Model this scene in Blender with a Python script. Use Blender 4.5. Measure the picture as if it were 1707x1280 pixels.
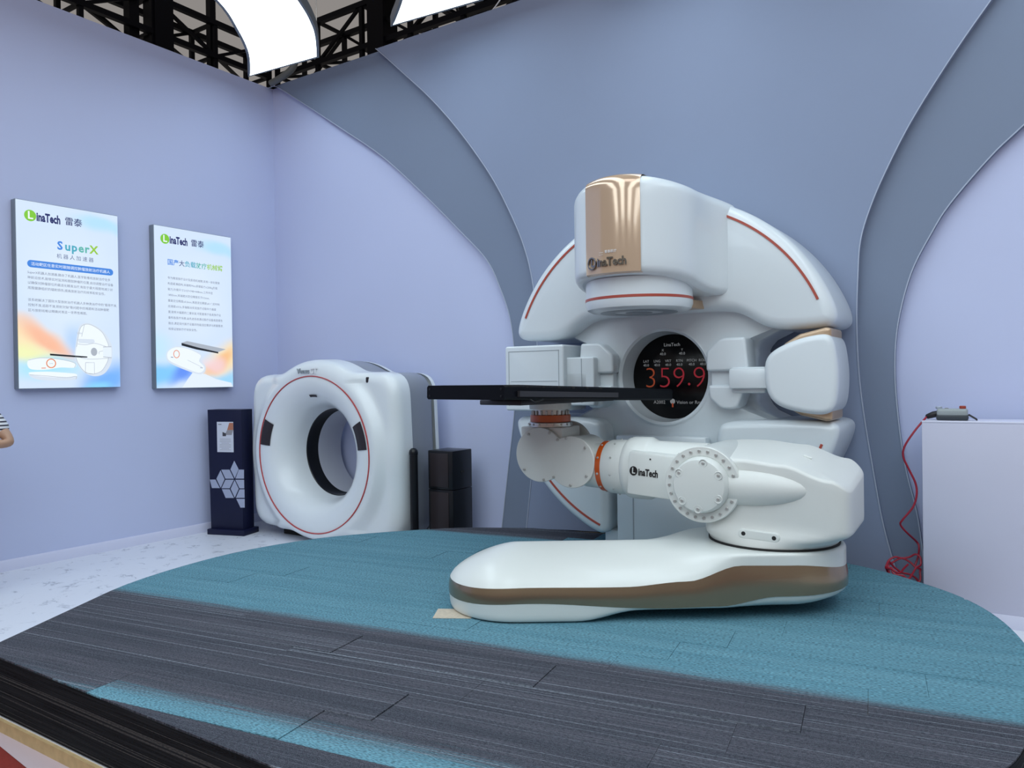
import bpy, bmesh, math, random
from mathutils import Vector, Matrix
random.seed(7)
for o in list(bpy.data.objects): bpy.data.objects.remove(o)
SC = bpy.context.scene
COL = SC.collection
pi = math.pi

# ------------------------------------------------------------------ camera
YAW, PITCH, ROLL, FPX, CAMZ = math.radians(33.358), math.radians(-.381), math.radians(.838), 1281.0, 1.5
fwd = Vector((-math.sin(YAW)*math.cos(PITCH), math.cos(YAW)*math.cos(PITCH), math.sin(PITCH)))
r0 = Vector((math.cos(YAW), math.sin(YAW), 0)); d0 = fwd.cross(r0)
RT = math.cos(ROLL)*r0 + math.sin(ROLL)*d0
DN = -math.sin(ROLL)*r0 + math.cos(ROLL)*d0
CAM = Vector((0, 0, CAMZ))
cd = bpy.data.cameras.new('camera'); cam = bpy.data.objects.new('camera', cd); COL.objects.link(cam)
cd.sensor_width = 36; cd.lens = FPX/1707*36; cd.clip_start = .05; cd.clip_end = 200
cam.matrix_world = Matrix(((RT.x, -DN.x, -fwd.x, CAM.x), (RT.y, -DN.y, -fwd.y, CAM.y), (RT.z, -DN.z, -fwd.z, CAM.z), (0, 0, 0, 1)))
SC.camera = cam
SC.view_settings.view_transform = 'Standard'; SC.view_settings.look = 'None'
SC.view_settings.gamma = 1; SC.view_settings.use_curve_mapping = False
SC.view_settings.exposure = 0.66
# ------------------------------------------------------------------ world: the hall beyond the booth
wd = bpy.data.worlds.new('hall'); SC.world = wd; wd.use_nodes = True
wd.node_tree.nodes['Background'].inputs[0].default_value = (.17, .158, .15, 1)
wd.node_tree.nodes['Background'].inputs[1].default_value = 1.0
PANEL_STRENGTH = 2.35
HALL_LAMP = 60

def area_light(name, loc, size, power, color, target):
    l = bpy.data.lights.new(name, 'AREA'); l.shape = 'RECTANGLE'; l.size, l.size_y = size; l.energy = power; l.color = color
    o = bpy.data.objects.new(name, l); COL.objects.link(o); o.location = loc
    o.rotation_euler = (Vector(target)-Vector(loc)).to_track_quat('-Z', 'Y').to_euler()
    return o
area_light('hall_lamp', (-1.0, -4.0, 8.5), (7, 4), HALL_LAMP*2.2, (.90, .95, 1), (-2.6, 4, 1))
area_light('hall_lamp', (4.5, 0.5, 8.5), (5, 5), HALL_LAMP*1.3, (.90, .95, 1), (-2.6, 4, 1))

# ------------------------------------------------------------------ pixel -> point helpers
def ray(x, y): return fwd + RT*((x-853.5)/FPX) + DN*((y-640)/FPX)
def PX(x, y, v): d = ray(x, y); return CAM + d*(v/d.x)
def PY(x, y, v): d = ray(x, y); return CAM + d*(v/d.y)
def PZ(x, y, v): d = ray(x, y); return CAM + d*((v-CAMZ)/d.z)
def PD(x, y, dep): return CAM + ray(x, y)*dep
cyw, syw = math.cos(YAW), math.sin(YAW)
def LW(l, d, z): return Vector((cyw*l-syw*d, syw*l+cyw*d, z))

# ------------------------------------------------------------------ materials
MATS = {}
def nodes(name):
    m = bpy.data.materials.new(name); m.use_nodes = True
    nt = m.node_tree; b = nt.nodes['Principled BSDF']
    MATS[name] = m
    return m, nt, b
def mat(name, col, rough=.5, metal=0, coat=0, emit=None, es=1, spec=.5, bump=0, bscale=60, var=0, vscale=3):
    m, nt, b = nodes(name)
    b.inputs['Base Color'].default_value = (*col, 1); b.inputs['Roughness'].default_value = rough
    b.inputs['Metallic'].default_value = metal; b.inputs['Coat Weight'].default_value = coat
    b.inputs['Specular IOR Level'].default_value = spec
    if emit: b.inputs['Emission Color'].default_value = (*emit, 1); b.inputs['Emission Strength'].default_value = es
    if bump or var:
        tc = nt.nodes.new('ShaderNodeNewGeometry')
        if bump:
            n = nt.nodes.new('ShaderNodeTexNoise'); n.inputs['Scale'].default_value = bscale; n.inputs['Detail'].default_value = 3
            nt.links.new(tc.outputs['Position'], n.inputs['Vector'])
            bp = nt.nodes.new('ShaderNodeBump'); bp.inputs['Strength'].default_value = bump; bp.inputs['Distance'].default_value = .01
            nt.links.new(n.outputs['Fac'], bp.inputs['Height']); nt.links.new(bp.outputs['Normal'], b.inputs['Normal'])
        if var:
            n = nt.nodes.new('ShaderNodeTexNoise'); n.inputs['Scale'].default_value = vscale; n.inputs['Detail'].default_value = 4
            nt.links.new(tc.outputs['Position'], n.inputs['Vector'])
            mx = nt.nodes.new('ShaderNodeMix'); mx.data_type = 'RGBA'
            mx.inputs['A'].default_value = (*[c*(1-var) for c in col], 1); mx.inputs['B'].default_value = (*[min(1, c*(1+var)) for c in col], 1)
            nt.links.new(n.outputs['Fac'], mx.inputs['Factor']); nt.links.new(mx.outputs['Result'], b.inputs['Base Color'])
    return m
mat('gel', (.70, .76, .80), .28, coat=.35, bump=.02, bscale=5)
mat('robot', (.72, .75, .73), .33, coat=.2, bump=.03, bscale=220)
mat('robot_cast', (.70, .72, .70), .42, coat=.05, bump=.06, bscale=260)
mat('tan', (.62, .45, .32), .12, metal=.40, coat=.6)
mat('tan_satin', (.52, .37, .25), .3, metal=.4, coat=.2)
mat('bronze', (.34, .25, .165), .24, metal=.78, coat=.3)
mat('orange', (.55, .085, .008), .35, coat=.3)
mat('redline', (.42, .075, .05), .35)
mat('red_ct', (.45, .05, .05), .35)
mat('black', (.008, .009, .012), .30, spec=.3)
mat('couch_black', (.003, .004, .007), .45, spec=.12)
mat('rubber', (.01, .01, .01), .8)
mat('rail_grey', (.045, .045, .052), .45, metal=.3, spec=.3)
mat('steel', (.55, .54, .52), .3, metal=.9)
mat('bolt', (.50, .51, .50), .3, metal=.5)
mat('hole', (.012, .012, .012), .6)
mat('seam', (.34, .38, .42), .6)
mat('lens_grey', (.24, .28, .32), .35, var=.2, vscale=6)
mat('chrome_dark', (.30, .29, .27), .12, metal=1)
mat('screen', (.002, .002, .003), .22, spec=.25)
mat('px_white', (.02, .02, .02), .5, emit=(.8, .85, .9), es=.12)
mat('px_red', (.02, .0, .0), .5, emit=(.75, .03, .06), es=.17)
mat('px_orange', (.02, .0, .0), .5, emit=(.75, .12, .03), es=.16)
mat('ink_white', (.8, .82, .85), .5)
mat('ink_black', (.01, .01, .012), .4)
mat('lavender', (.545, .595, .82), .75, spec=.2, bump=.10, bscale=2.2, var=.02, vscale=1.4)
mat('grey_back', (.255, .305, .43), .75, spec=.2, bump=.09, bscale=2.0, var=.03, vscale=1.2)
mat('grey_mid', (.205, .25, .345), .75, spec=.2, bump=.09, bscale=2.0, var=.03, vscale=1.2)
mat('grey_edge', (.40, .45, .56), .7)
mat('baseboard', (.66, .68, .86), .5)
mat('truss', (.003, .003, .005), .5, spec=.1)
mat('cable_black', (.01, .01, .012), .5)
mat('pipe_grey', (.16, .17, .16), .5)
mat('frame_grey', (.22, .26, .30), .45, metal=.2)
mat('diffuser', (.8, .9, 1), .5, emit=(.80, .94, 1.0), es=PANEL_STRENGTH)
mat('frame_thin', (.20, .22, .23), .5)
mat('ct_white', (.74, .79, .82), .3, coat=.3, bump=.02, bscale=4)
mat('ct_grey', (.26, .285, .33), .35, coat=.3)
mat('ct_inner', (.52, .54, .60), .5)
mat('ct_dark', (.026, .020, .023), .4, spec=.3)
mat('navy', (.005, .007, .034), .45, var=.1, spec=.3)
mat('rhomb', (.36, .40, .54), .55)
mat('paper', (.62, .65, .74), .6)
mat('paper_orange', (.45, .17, .10), .6)
mat('paper_grey', (.30, .29, .31), .6)
mat('paper_dark', (.05, .05, .06), .6)
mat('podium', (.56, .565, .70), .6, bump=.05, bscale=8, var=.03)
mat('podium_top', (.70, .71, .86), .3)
mat('dev_grey', (.32, .36, .37), .4)
mat('dev_dark', (.035, .045, .055), .5)
mat('knob_red', (.35, .05, .03), .5)
mat('knob_clear', (.40, .45, .55), .3)
mat('cord_red', (.34, .012, .035), .45)
mat('plywood', (.50, .36, .18), .7, var=.25, vscale=25)
mat('film', (.52, .42, .45), .5)
mat('red_carpet', (.20, .016, .010), .95, bump=.3, bscale=400, var=.2, vscale=30)
mat('card', (.55, .48, .38), .8, var=.2, vscale=60)
mat('skin', (.46, .28, .19), .55)
mat('hair', (.012, .010, .010), .6)
mat('trousers', (.03, .035, .05), .8)
mat('shoe', (.02, .02, .02), .5)
mat('eye', (.02, .015, .01), .2)
mat('lips', (.35, .12, .10), .5)
# poster print colours (lightbox films: lit from behind)
def film_mat(name, col, es=.55):
    return mat(name, tuple(c*.25 for c in col), .35, emit=col, es=es)
film_mat('f_navy', (.012, .016, .12)); film_mat('f_green', (.22, .58, .04)); film_mat('f_white', (.88, .94, 1))
film_mat('f_text', (.16, .18, .24)); film_mat('f_slate', (.10, .13, .26)); film_mat('f_blue', (.06, .24, .72))
film_mat('f_teal', (.07, .40, .52)); film_mat('f_teal2', (.12, .47, .40)); film_mat('f_lime', (.32, .60, .05)); film_mat('f_lgrey', (.70, .77, .86))
film_mat('f_mgrey', (.42, .46, .52)); film_mat('f_black', (.012, .014, .016)); film_mat('f_orange', (.80, .22, .05)); film_mat('f_line', (.30, .33, .40))
film_mat('f_pale', (.80, .88, .97))
def poster_mat(name, blobs):
    # printed film: pale ground with soft colour clouds, laid out in the poster's own object coordinates (Y across, Z up, metres)
    m, nt, b = nodes(name)
    tc = nt.nodes.new('ShaderNodeTexCoord'); cur = None
    nz = nt.nodes.new('ShaderNodeTexNoise'); nz.inputs['Scale'].default_value = 3.0; nz.inputs['Detail'].default_value = 1
    nt.links.new(tc.outputs['Object'], nz.inputs['Vector'])
    wv = nt.nodes.new('ShaderNodeVectorMath'); wv.operation = 'SCALE'; wv.inputs['Scale'].default_value = .16
    nt.links.new(nz.outputs['Color'], wv.inputs[0])
    ad = nt.nodes.new('ShaderNodeVectorMath'); ad.operation = 'ADD'
    nt.links.new(tc.outputs['Object'], ad.inputs[0]); nt.links.new(wv.outputs[0], ad.inputs[1])
    base = nt.nodes.new('ShaderNodeRGB'); base.outputs[0].default_value = (.64, .78, .97, 1); cur = base.outputs[0]
    for (cy, cz, ry, rz, ang, col, amt) in blobs:
        mp = nt.nodes.new('ShaderNodeMapping'); mp.vector_type = 'TEXTURE'
        mp.inputs['Location'].default_value = (0.08, cy+.08, cz+.08); mp.inputs['Rotation'].default_value = (ang, 0, 0); mp.inputs['Scale'].default_value = (100, ry, rz)
        nt.links.new(ad.outputs[0], mp.inputs['Vector'])
        g = nt.nodes.new('ShaderNodeTexGradient'); g.gradient_type = 'SPHERICAL'; nt.links.new(mp.outputs[0], g.inputs[0])
        mr = nt.nodes.new('ShaderNodeMapRange'); mr.interpolation_type = 'SMOOTHSTEP'; mr.inputs['To Max'].default_value = amt
        mr.inputs['From Max'].default_value = .8
        nt.links.new(g.outputs['Fac'], mr.inputs['Value'])
        mx = nt.nodes.new('ShaderNodeMix'); mx.data_type = 'RGBA'; nt.links.new(mr.outputs[0], mx.inputs['Factor'])
        nt.links.new(cur, mx.inputs['A']); mx.inputs['B'].default_value = (*col, 1); cur = mx.outputs['Result']
    nt.links.new(cur, b.inputs['Emission Color']); b.inputs['Emission Strength'].default_value = .55
    b.inputs['Base Color'].default_value = (.2, .2, .22, 1); b.inputs['Roughness'].default_value = .35
    return m
# marble floor
def marble():
    m, nt, b = nodes('marble')
    g = nt.nodes.new('ShaderNodeNewGeometry')
    n1 = nt.nodes.new('ShaderNodeTexNoise'); n1.inputs['Scale'].default_value = 4; n1.inputs['Detail'].default_value = 6
    nt.links.new(g.outputs['Position'], n1.inputs['Vector'])
    ad = nt.nodes.new('ShaderNodeVectorMath'); ad.operation = 'MULTIPLY_ADD'; ad.inputs[1].default_value = (.6, .6, .6)
    nt.links.new(n1.outputs['Color'], ad.inputs[0]); nt.links.new(g.outputs['Position'], ad.inputs[2])
    n2 = nt.nodes.new('ShaderNodeTexNoise'); n2.inputs['Scale'].default_value = 4.5; n2.inputs['Detail'].default_value = 4
    nt.links.new(ad.outputs[0], n2.inputs['Vector'])
    a = nt.nodes.new('ShaderNodeMath'); a.operation = 'SUBTRACT'; a.inputs[1].default_value = .5; nt.links.new(n2.outputs['Fac'], a.inputs[0])
    ab = nt.nodes.new('ShaderNodeMath'); ab.operation = 'ABSOLUTE'; nt.links.new(a.outputs[0], ab.inputs[0])
    n3 = nt.nodes.new('ShaderNodeTexNoise'); n3.inputs['Scale'].default_value = 7; nt.links.new(g.outputs['Position'], n3.inputs['Vector'])
    mr = nt.nodes.new('ShaderNodeMapRange'); mr.inputs['From Min'].default_value = .0; mr.inputs['From Max'].default_value = .028; mr.inputs['To Min'].default_value = 1; mr.inputs['To Max'].default_value = 0
    nt.links.new(ab.outputs[0], mr.inputs['Value'])
    mu = nt.nodes.new('ShaderNodeMapRange'); mu.inputs['From Min'].default_value = .5; mu.inputs['From Max'].default_value = .64
    nt.links.new(n3.outputs['Fac'], mu.inputs['Value'])
    ml = nt.nodes.new('ShaderNodeMath'); ml.operation = 'MULTIPLY'; nt.links.new(mr.outputs[0], ml.inputs[0]); nt.links.new(mu.outputs[0], ml.inputs[1])
    mx = nt.nodes.new('ShaderNodeMix'); mx.data_type = 'RGBA'; mx.inputs['A'].default_value = (.74, .77, .85, 1); mx.inputs['B'].default_value = (.33, .36, .44, 1)
    nt.links.new(ml.outputs[0], mx.inputs['Factor']); nt.links.new(mx.outputs['Result'], b.inputs['Base Color'])
    b.inputs['Roughness'].default_value = .35
marble()
# carpet planks: yarn lines along the plank, dye set by the 'tint' attribute (0 charcoal .. 1 teal)
CSL = math.atan(.147)
def carpet(name, side=False):
    m, nt, b = nodes(name); L = nt.links.new; N = nt.nodes.new
    g = N('ShaderNodeNewGeometry')
    mp = N('ShaderNodeMapping'); mp.inputs['Rotation'].default_value = (0, 0, 0 if side else -CSL)
    L(g.outputs['Position'], mp.inputs['Vector'])
    oi = N('ShaderNodeObjectInfo')
    sx = N('ShaderNodeSeparateXYZ'); L(mp.outputs[0], sx.inputs[0])
    r1 = N('ShaderNodeMath'); r1.operation = 'MULTIPLY'; r1.inputs[1].default_value = 2.2; L(oi.outputs['Random'], r1.inputs[0])
    rn = N('ShaderNodeMath'); rn.operation = 'FLOOR'; L(r1.outputs[0], rn.inputs[0])
    def yarn(ku, kv, detail=2, rnd=True):
        a = N('ShaderNodeMath'); a.operation = 'MULTIPLY'; a.inputs[1].default_value = ku; L(sx.outputs['X'], a.inputs[0])
        c = N('ShaderNodeMath'); c.operation = 'MULTIPLY_ADD'; c.inputs[1].default_value = kv; L(sx.outputs['Z' if side else 'Y'], c.inputs[0])
        c.inputs[2].default_value = 0
        cb = N('ShaderNodeCombineXYZ'); L(a.outputs[0], cb.inputs[0]); L(c.outputs[0], cb.inputs[1])
        if rnd: L(rn.outputs[0], cb.inputs[2])
        n = N('ShaderNodeTexNoise'); n.inputs['Scale'].default_value = 1; n.inputs['Detail'].default_value = detail; L(cb.outputs[0], n.inputs['Vector'])
        return n.outputs['Fac']
    fine = yarn(2.0, 260, 2, False); mid = yarn(.16, 105, 1); broad = yarn(.25, 10, 2, False); grain = yarn(70, 330, 0, False); speck = yarn(420, 420, 0, False)
    def rng(src, a, c, lo=0, hi=1):
        r = N('ShaderNodeMapRange'); r.inputs['From Min'].default_value = a; r.inputs['From Max'].default_value = c
        r.inputs['To Min'].default_value = lo; r.inputs['To Max'].default_value = hi; L(src, r.inputs['Value']); return r.outputs[0]
    def mixc(f, A, B):
        x = N('ShaderNodeMix'); x.data_type = 'RGBA'
        if hasattr(f, 'links') or not isinstance(f, float): L(f, x.inputs['Factor'])
        else: x.inputs['Factor'].default_value = f
        for k, v in (('A', A), ('B', B)):
            if isinstance(v, tuple): x.inputs[k].default_value = (*v, 1)
            else: L(v, x.inputs[k])
        return x.outputs['Result']
    if side:
        dark = mixc(rng(fine, .42, .62), (.006, .006, .007), (.022, .024, .027))
        dark = mixc(rng(mid, .60, .66), dark, (.075, .075, .075))
        col = dark
    else:
        dark = mixc(rng(broad, .38, .62), (.074, .073, .094), (.112, .106, .132))
        dark = mixc(rng(fine, .38, .62, 0, .75), dark, (.030, .032, .044))
        dark = mixc(rng(mid, .62, .69, 0, .8), dark, (.27, .30, .35))
        teal = mixc(rng(broad, .35, .65), (.130, .315, .400), (.172, .375, .465))
        teal = mixc(rng(fine, .40, .66, 0, .6), teal, (.075, .20, .27))
        at = N('ShaderNodeAttribute'); at.attribute_name = 'tint'
        # ragged changeover between dyes
        ad = N('ShaderNodeMath'); ad.operation = 'MULTIPLY_ADD'; ad.inputs[1].default_value = .9; ad.inputs[2].default_value = -.45; L(fine, ad.inputs[0])
        sm = N('ShaderNodeMath'); sm.operation = 'ADD'; L(at.outputs['Fac'], sm.inputs[0]); L(ad.outputs[0], sm.inputs[1])
        col = mixc(rng(sm.outputs[0], .38, .62), dark, teal)
    col = mixc(rng(grain, .42, .62, 0, .55), col, (.012, .018, .026))
    col = mixc(rng(speck, .62, .70, 0, .45), col, (.22, .27, .30) if not side else (.03, .03, .03))
    L(col, b.inputs['Base Color']); b.inputs['Roughness'].default_value = .95; b.inputs['Specular IOR Level'].default_value = .1
    bp = N('ShaderNodeBump'); bp.inputs['Strength'].default_value = .5; bp.inputs['Distance'].default_value = .004
    L(fine, bp.inputs['Height']); L(bp.outputs['Normal'], b.inputs['Normal'])
carpet('carpet'); carpet('carpet_side', True)
# striped shirt
def shirt():
    m, nt, b = nodes('shirt')
    tc = nt.nodes.new('ShaderNodeNewGeometry'); sx = nt.nodes.new('ShaderNodeSeparateXYZ'); nt.links.new(tc.outputs['Position'], sx.inputs[0])
    a = nt.nodes.new('ShaderNodeMath'); a.operation = 'MULTIPLY'; a.inputs[1].default_value = 2*pi/.026; nt.links.new(sx.outputs['Z'], a.inputs[0])
    s = nt.nodes.new('ShaderNodeMath'); s.operation = 'SINE'; nt.links.new(a.outputs[0], s.inputs[0])
    mr = nt.nodes.new('ShaderNodeMapRange'); mr.inputs['From Min'].default_value = .2; mr.inputs['From Max'].default_value = .4; nt.links.new(s.outputs[0], mr.inputs['Value'])
    mx = nt.nodes.new('ShaderNodeMix'); mx.data_type = 'RGBA'; mx.inputs['A'].default_value = (.72, .74, .78, 1); mx.inputs['B'].default_value = (.02, .02, .04, 1)
    nt.links.new(mr.outputs[0], mx.inputs['Factor']); nt.links.new(mx.outputs['Result'], b.inputs['Base Color']); b.inputs['Roughness'].default_value = .8
shirt()

# ------------------------------------------------------------------ mesh helpers
def tag(o, label=None, cat=None, group=None, kind=None):
    if label: o['label'] = label
    if cat: o['category'] = cat
    if group: o['group'] = group
    if kind: o['kind'] = kind
    return o
def wloc(p):
    v = Vector((0, 0, 0))
    while p: v = v + p.location; p = p.parent
    return v
def thing(name, loc, label, cat, group=None):
    o = bpy.data.objects.new(name, None); COL.objects.link(o); o.location = loc; o.empty_display_size = .1
    return tag(o, label, cat, group)
def finish(me, m, ang=38):
    me.materials.append(MATS[m])
    me.polygons.foreach_set('use_smooth', [True]*len(me.polygons))
    me.set_sharp_from_angle(angle=math.radians(ang)); me.update()
def obj(name, VF, m, parent=None, ang=38, label=None):
    V, F = VF
    o0 = wloc(parent) if parent else Vector((0, 0, 0))
    V = [Vector(v)-o0 for v in V]
    c = sum(V, Vector((0, 0, 0)))/len(V)
    me = bpy.data.meshes.new(name); me.from_pydata([v-c for v in V], [], F); me.validate()
    bm = bmesh.new(); bm.from_mesh(me); bmesh.ops.recalc_face_normals(bm, faces=bm.faces); bm.to_mesh(me); bm.free()
    finish(me, m, ang)
    o = bpy.data.objects.new(name, me); COL.objects.link(o); o.parent = parent; o.location = c
    if label: o['label'] = label
    return o
def struct(name, VF, m, ang=38, parent=None):
    o = obj(name, VF, m, parent, ang)
    if not parent: o['kind'] = 'structure'
    return o
def merge(*parts):
    V, F = [], []
    for v, f in parts:
        k = len(V); V += list(v); F += [tuple(i+k for i in q) for q in f]
    return V, F
def xf(M, VF): return [M @ Vector(v) for v in VF[0]], VF[1]
def frame(o, x, y, z):
    x, y, z = Vector(x).normalized(), Vector(y).normalized(), Vector(z).normalized()
    return Matrix(((x.x, y.x, z.x, o[0]), (x.y, y.y, z.y, o[1]), (x.z, y.z, z.z, o[2]), (0, 0, 0, 1)))
def axis_frame(o, z):
    z = Vector(z).normalized(); a = Vector((0, 0, 1)) if abs(z.z) < .9 else Vector((1, 0, 0))
    x = a.cross(z).normalized(); return frame(o, x, z.cross(x), z)
def box(c, s, bev=0, seg=2, M=None):
    bm = bmesh.new(); bmesh.ops.create_cube(bm, size=1)
    for v in bm.verts: v.co = Vector((v.co.x*s[0], v.co.y*s[1], v.co.z*s[2]))
    if bev: bmesh.ops.bevel(bm, geom=bm.edges[:], offset=bev, segments=seg, profile=.5, affect='EDGES')
    bm.verts.ensure_lookup_table()
    V = [v.co+Vector(c) for v in bm.verts]; F = [tuple(v.index for v in f.verts) for f in bm.faces]; bm.free()
    return (V, F) if M is None else xf(M, (V, F))
def rings(R, cap0=True, cap1=True, closed=True):
    n = len(R[0]); V = [p for r in R for p in r]; F = []
    for k in range(len(R)-1):
        for i in range(n if closed else n-1):
            j = (i+1) % n; F.append((k*n+i, k*n+j, (k+1)*n+j, (k+1)*n+i))
    if cap0: F.append(tuple(range(n))[::-1])
    if cap1: F.append(tuple((len(R)-1)*n+i for i in range(n)))
    return V, F
def lathe(prof, M, seg=64, cap0=False, cap1=False):
    return xf(M, rings([[Vector((r*math.cos(2*pi*i/seg), r*math.sin(2*pi*i/seg), h)) for i in range(seg)] for r, h in prof], cap0, cap1))
def cyl(M, r, h0, h1, bev=.004, seg=48, r1=None):
    r1 = r if r1 is None else r1
    return lathe([(max(r-bev, 1e-4), h0), (r, h0+bev), (r1, h1-bev), (max(r1-bev, 1e-4), h1)], M, seg, True, True)
def tube(path, r, seg=10, closed=False):
    P = [Vector(p) for p in path]; R = []; n = len(P); up = None
    for i, p in enumerate(P):
        a = P[(i-1) % n] if (closed or i > 0) else p; b = P[(i+1) % n] if (closed or i < n-1) else p
        t = (b-a).normalized()
        if up is None: up = t.orthogonal().normalized()
        up = (up-t*up.dot(t)).normalized(); s = t.cross(up)
        rr = r[i] if isinstance(r, (list, tuple)) else r
        R.append([p+(up*math.cos(2*pi*k/seg)+s*math.sin(2*pi*k/seg))*rr for k in range(seg)])
    if closed: R.append(R[0]); return rings(R, False, False)
    return rings(R)
def catmull(P, n=8, closed=False):
    P = [Vector(p) for p in P]; out = []; m = len(P)
    for i in range(m if closed else m-1):
        g = lambda k: P[k % m] if closed else P[max(0, min(m-1, k))]
        p0, p1, p2, p3 = g(i-1), g(i), g(i+1), g(i+2)
        for k in range(n):
            t = k/n
            out.append(.5*((2*p1)+(p2-p0)*t+(2*p0-5*p1+4*p2-p3)*t*t+(3*p1-p0-3*p2+p3)*t**3))
    if not closed: out.append(P[-1])
    return out
def round_poly(pts, rad, seg=6):
    out = []; n = len(pts)
    for i in range(n):
        r = rad[i] if isinstance(rad, (list, tuple)) else rad
        p, a, b = Vector(pts[i]), Vector(pts[i-1]), Vector(pts[(i+1) % n])
        if r <= 0: out.append(p); continue
        u, w = (a-p), (b-p); lu, lw = u.length, w.length; u.normalize(); w.normalize()
        th = u.angle(w)
        if abs(th-pi) < .03: out.append(p); continue
        t = min(r/math.tan(th/2), lu*.49, lw*.49); r2 = t*math.tan(th/2)
        c = p+(u+w).normalized()*(r2/math.sin(th/2)); s, e = p+u*t, p+w*t
        a0 = math.atan2(s.y-c.y, s.x-c.x); a1 = math.atan2(e.y-c.y, e.x-c.x); d = (a1-a0+pi) % (2*pi)-pi
        for k in range(seg+1): q = a0+d*k/seg; out.append(Vector((c.x+r2*math.cos(q), c.y+r2*math.sin(q))))
    return out
def soften(P, n=300, it=50):
    P = [Vector((p[0], p[1])) for p in P]; L = [0]
    for i in range(len(P)): L.append(L[-1]+(P[(i+1) % len(P)]-P[i]).length)
    out = []; k = 0
    for j in range(n):
        d = L[-1]*j/n
        while L[k+1] < d: k += 1
        t = (d-L[k])/max(1e-9, L[k+1]-L[k]); out.append(P[k].lerp(P[(k+1) % len(P)], t))
    for _ in range(it): out = [(out[i-1]+2*out[i]+out[(i+1) % n])/4 for i in range(n)]
    return [(p.x, p.y) for p in out]
def ccw(P):
    P = [Vector((p[0], p[1])) for p in P]
    a = sum(P[i-1].x*P[i].y-P[i].x*P[i-1].y for i in range(len(P)))
    return P if a > 0 else P[::-1]
def normals2(P):
    N = []; n = len(P)
    for i in range(n):
        a, b = P[i-1], P[(i+1) % n]
        e1 = (P[i]-a); e2 = (b-P[i])
        e1 = e1.normalized() if e1.length > 1e-9 else e2.normalized(); e2 = e2.normalized() if e2.length > 1e-9 else e1
        n1 = Vector((e1.y, -e1.x)); n2 = Vector((e2.y, -e2.x)); m = (n1+n2)
        m = m.normalized() if m.length > 1e-6 else n1
        N.append(m/max(.6, m.dot(n1)))
    return N
def pillow(P, w0, w1, b0=0, b1=0, M=None, seg=5, crown=0):
    """prism of the 2-D outline P between w0 and w1 with rounded rims (b0 at w0, b1 at w1)"""
    P = ccw(P); N = normals2(P); R = []; n = len(P)
    def inset(b):
        Q = [p-q*b for p, q in zip(P, N)]
        for _ in range(200):
            bad = set()
            for k in range(n):
                j = (k+1) % n
                if (P[j]-P[k]).dot(Q[j]-Q[k]) <= 1e-9: bad |= {(k-2) % n, (k-1) % n, k, j, (j+1) % n, (j+2) % n}
            if not bad or n < 24: break
            Q2 = list(Q)
            for k in bad: Q2[k] = (Q[k-1]+2*Q[k]+Q[(k+1) % n])/4
            Q = Q2
        return Q
    QB = {b: inset(b) for b in (b0, b1) if b}
    cur = [b0]
    def ring(off, w):
        if not off: return [Vector((p.x, p.y, w)) for p in P]
        Q = QB[cur[0]]; t = off/cur[0]; return [Vector((p.x+(q.x-p.x)*t, p.y+(q.y-p.y)*t, w)) for p, q in zip(P, Q)]
    s = 1 if w1 > w0 else -1
    if b0:
        for k in range(seg): a = pi/2*k/seg; R.append(ring(b0*(1-math.sin(a)), w0+s*b0*(1-math.cos(a))))
        R.append(ring(0, w0+s*b0))
    else: R.append(ring(0, w0))
    cur[0] = b1
    if b1:
        R.append(ring(0, w1-s*b1))
        for k in range(1, seg+1): a = pi/2*k/seg; R.append(ring(b1*(1-math.cos(a)), w1-s*b1*(1-math.sin(a))))
    else: R.append(ring(0, w1))
    VF = rings(R)
    return VF if M is None else xf(M, VF)
def strip_along(path, width, thick, nrm):
    """flat inlay strip along a 3-D path: width across, standing 'thick' proud along nrm"""
    P = [Vector(p) for p in path]; R = []; nrm = Vector(nrm)
    for i, p in enumerate(P):
        t = (P[min(i+1, len(P)-1)]-P[max(i-1, 0)]).normalized(); s = t.cross(nrm).normalized()*width/2
        R.append([p-s-nrm*thick, p+s-nrm*thick, p+s+nrm*thick, p-s+nrm*thick])
    return rings(R)
def text_mesh(body, size, M, depth=.0, align='CENTER', res=2, xs=1, bold=0, spacing=1):
    c = bpy.data.curves.new('t', 'FONT'); c.body = body; c.size = size; c.extrude = depth; c.align_x = align; c.align_y = 'CENTER'
    c.resolution_u = res; c.offset = bold; c.space_character = spacing
    o = bpy.data.objects.new('t', c); COL.objects.link(o)
    dg = bpy.context.evaluated_depsgraph_get(); me = bpy.data.meshes.new_from_object(o.evaluated_get(dg))
    VF = ([M @ Vector((v.co.x*xs, v.co.y, v.co.z)) for v in me.vertices], [tuple(p.vertices) for p in me.polygons])
    bpy.data.objects.remove(o); bpy.data.curves.remove(c); bpy.data.meshes.remove(me)
    return VF
def inst(name, me, M, parent):
    o = bpy.data.objects.new(name, me); COL.objects.link(o); o.parent = parent
    o.matrix_basis = Matrix.Translation(-wloc(parent)) @ M
    return o
def mesh_of(name, VF, m, ang=38):
    me = bpy.data.meshes.new(name); me.from_pydata([Vector(v) for v in VF[0]], [], VF[1]); me.validate()
    bm = bmesh.new(); bm.from_mesh(me); bmesh.ops.recalc_face_normals(bm, faces=bm.faces); bm.to_mesh(me); bm.free()
    finish(me, m, ang); return me
def smooth(a, b, x):
    t = max(0, min(1, (x-a)/(b-a))); return t*t*(3-2*t)
def interp(tab, x):
    if x <= tab[0][0]: return tab[0][1]
    for (a, u), (b, v) in zip(tab, tab[1:]):
        if x <= b: t = (x-a)/(b-a); t = t*t*(3-2*t); return u+(v-u)*t
    return tab[-1][1]
def flat(P, z): return [Vector((p[0], p[1], z)) for p in P], [tuple(range(len(P)))]
ID = Matrix.Identity(4)

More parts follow.
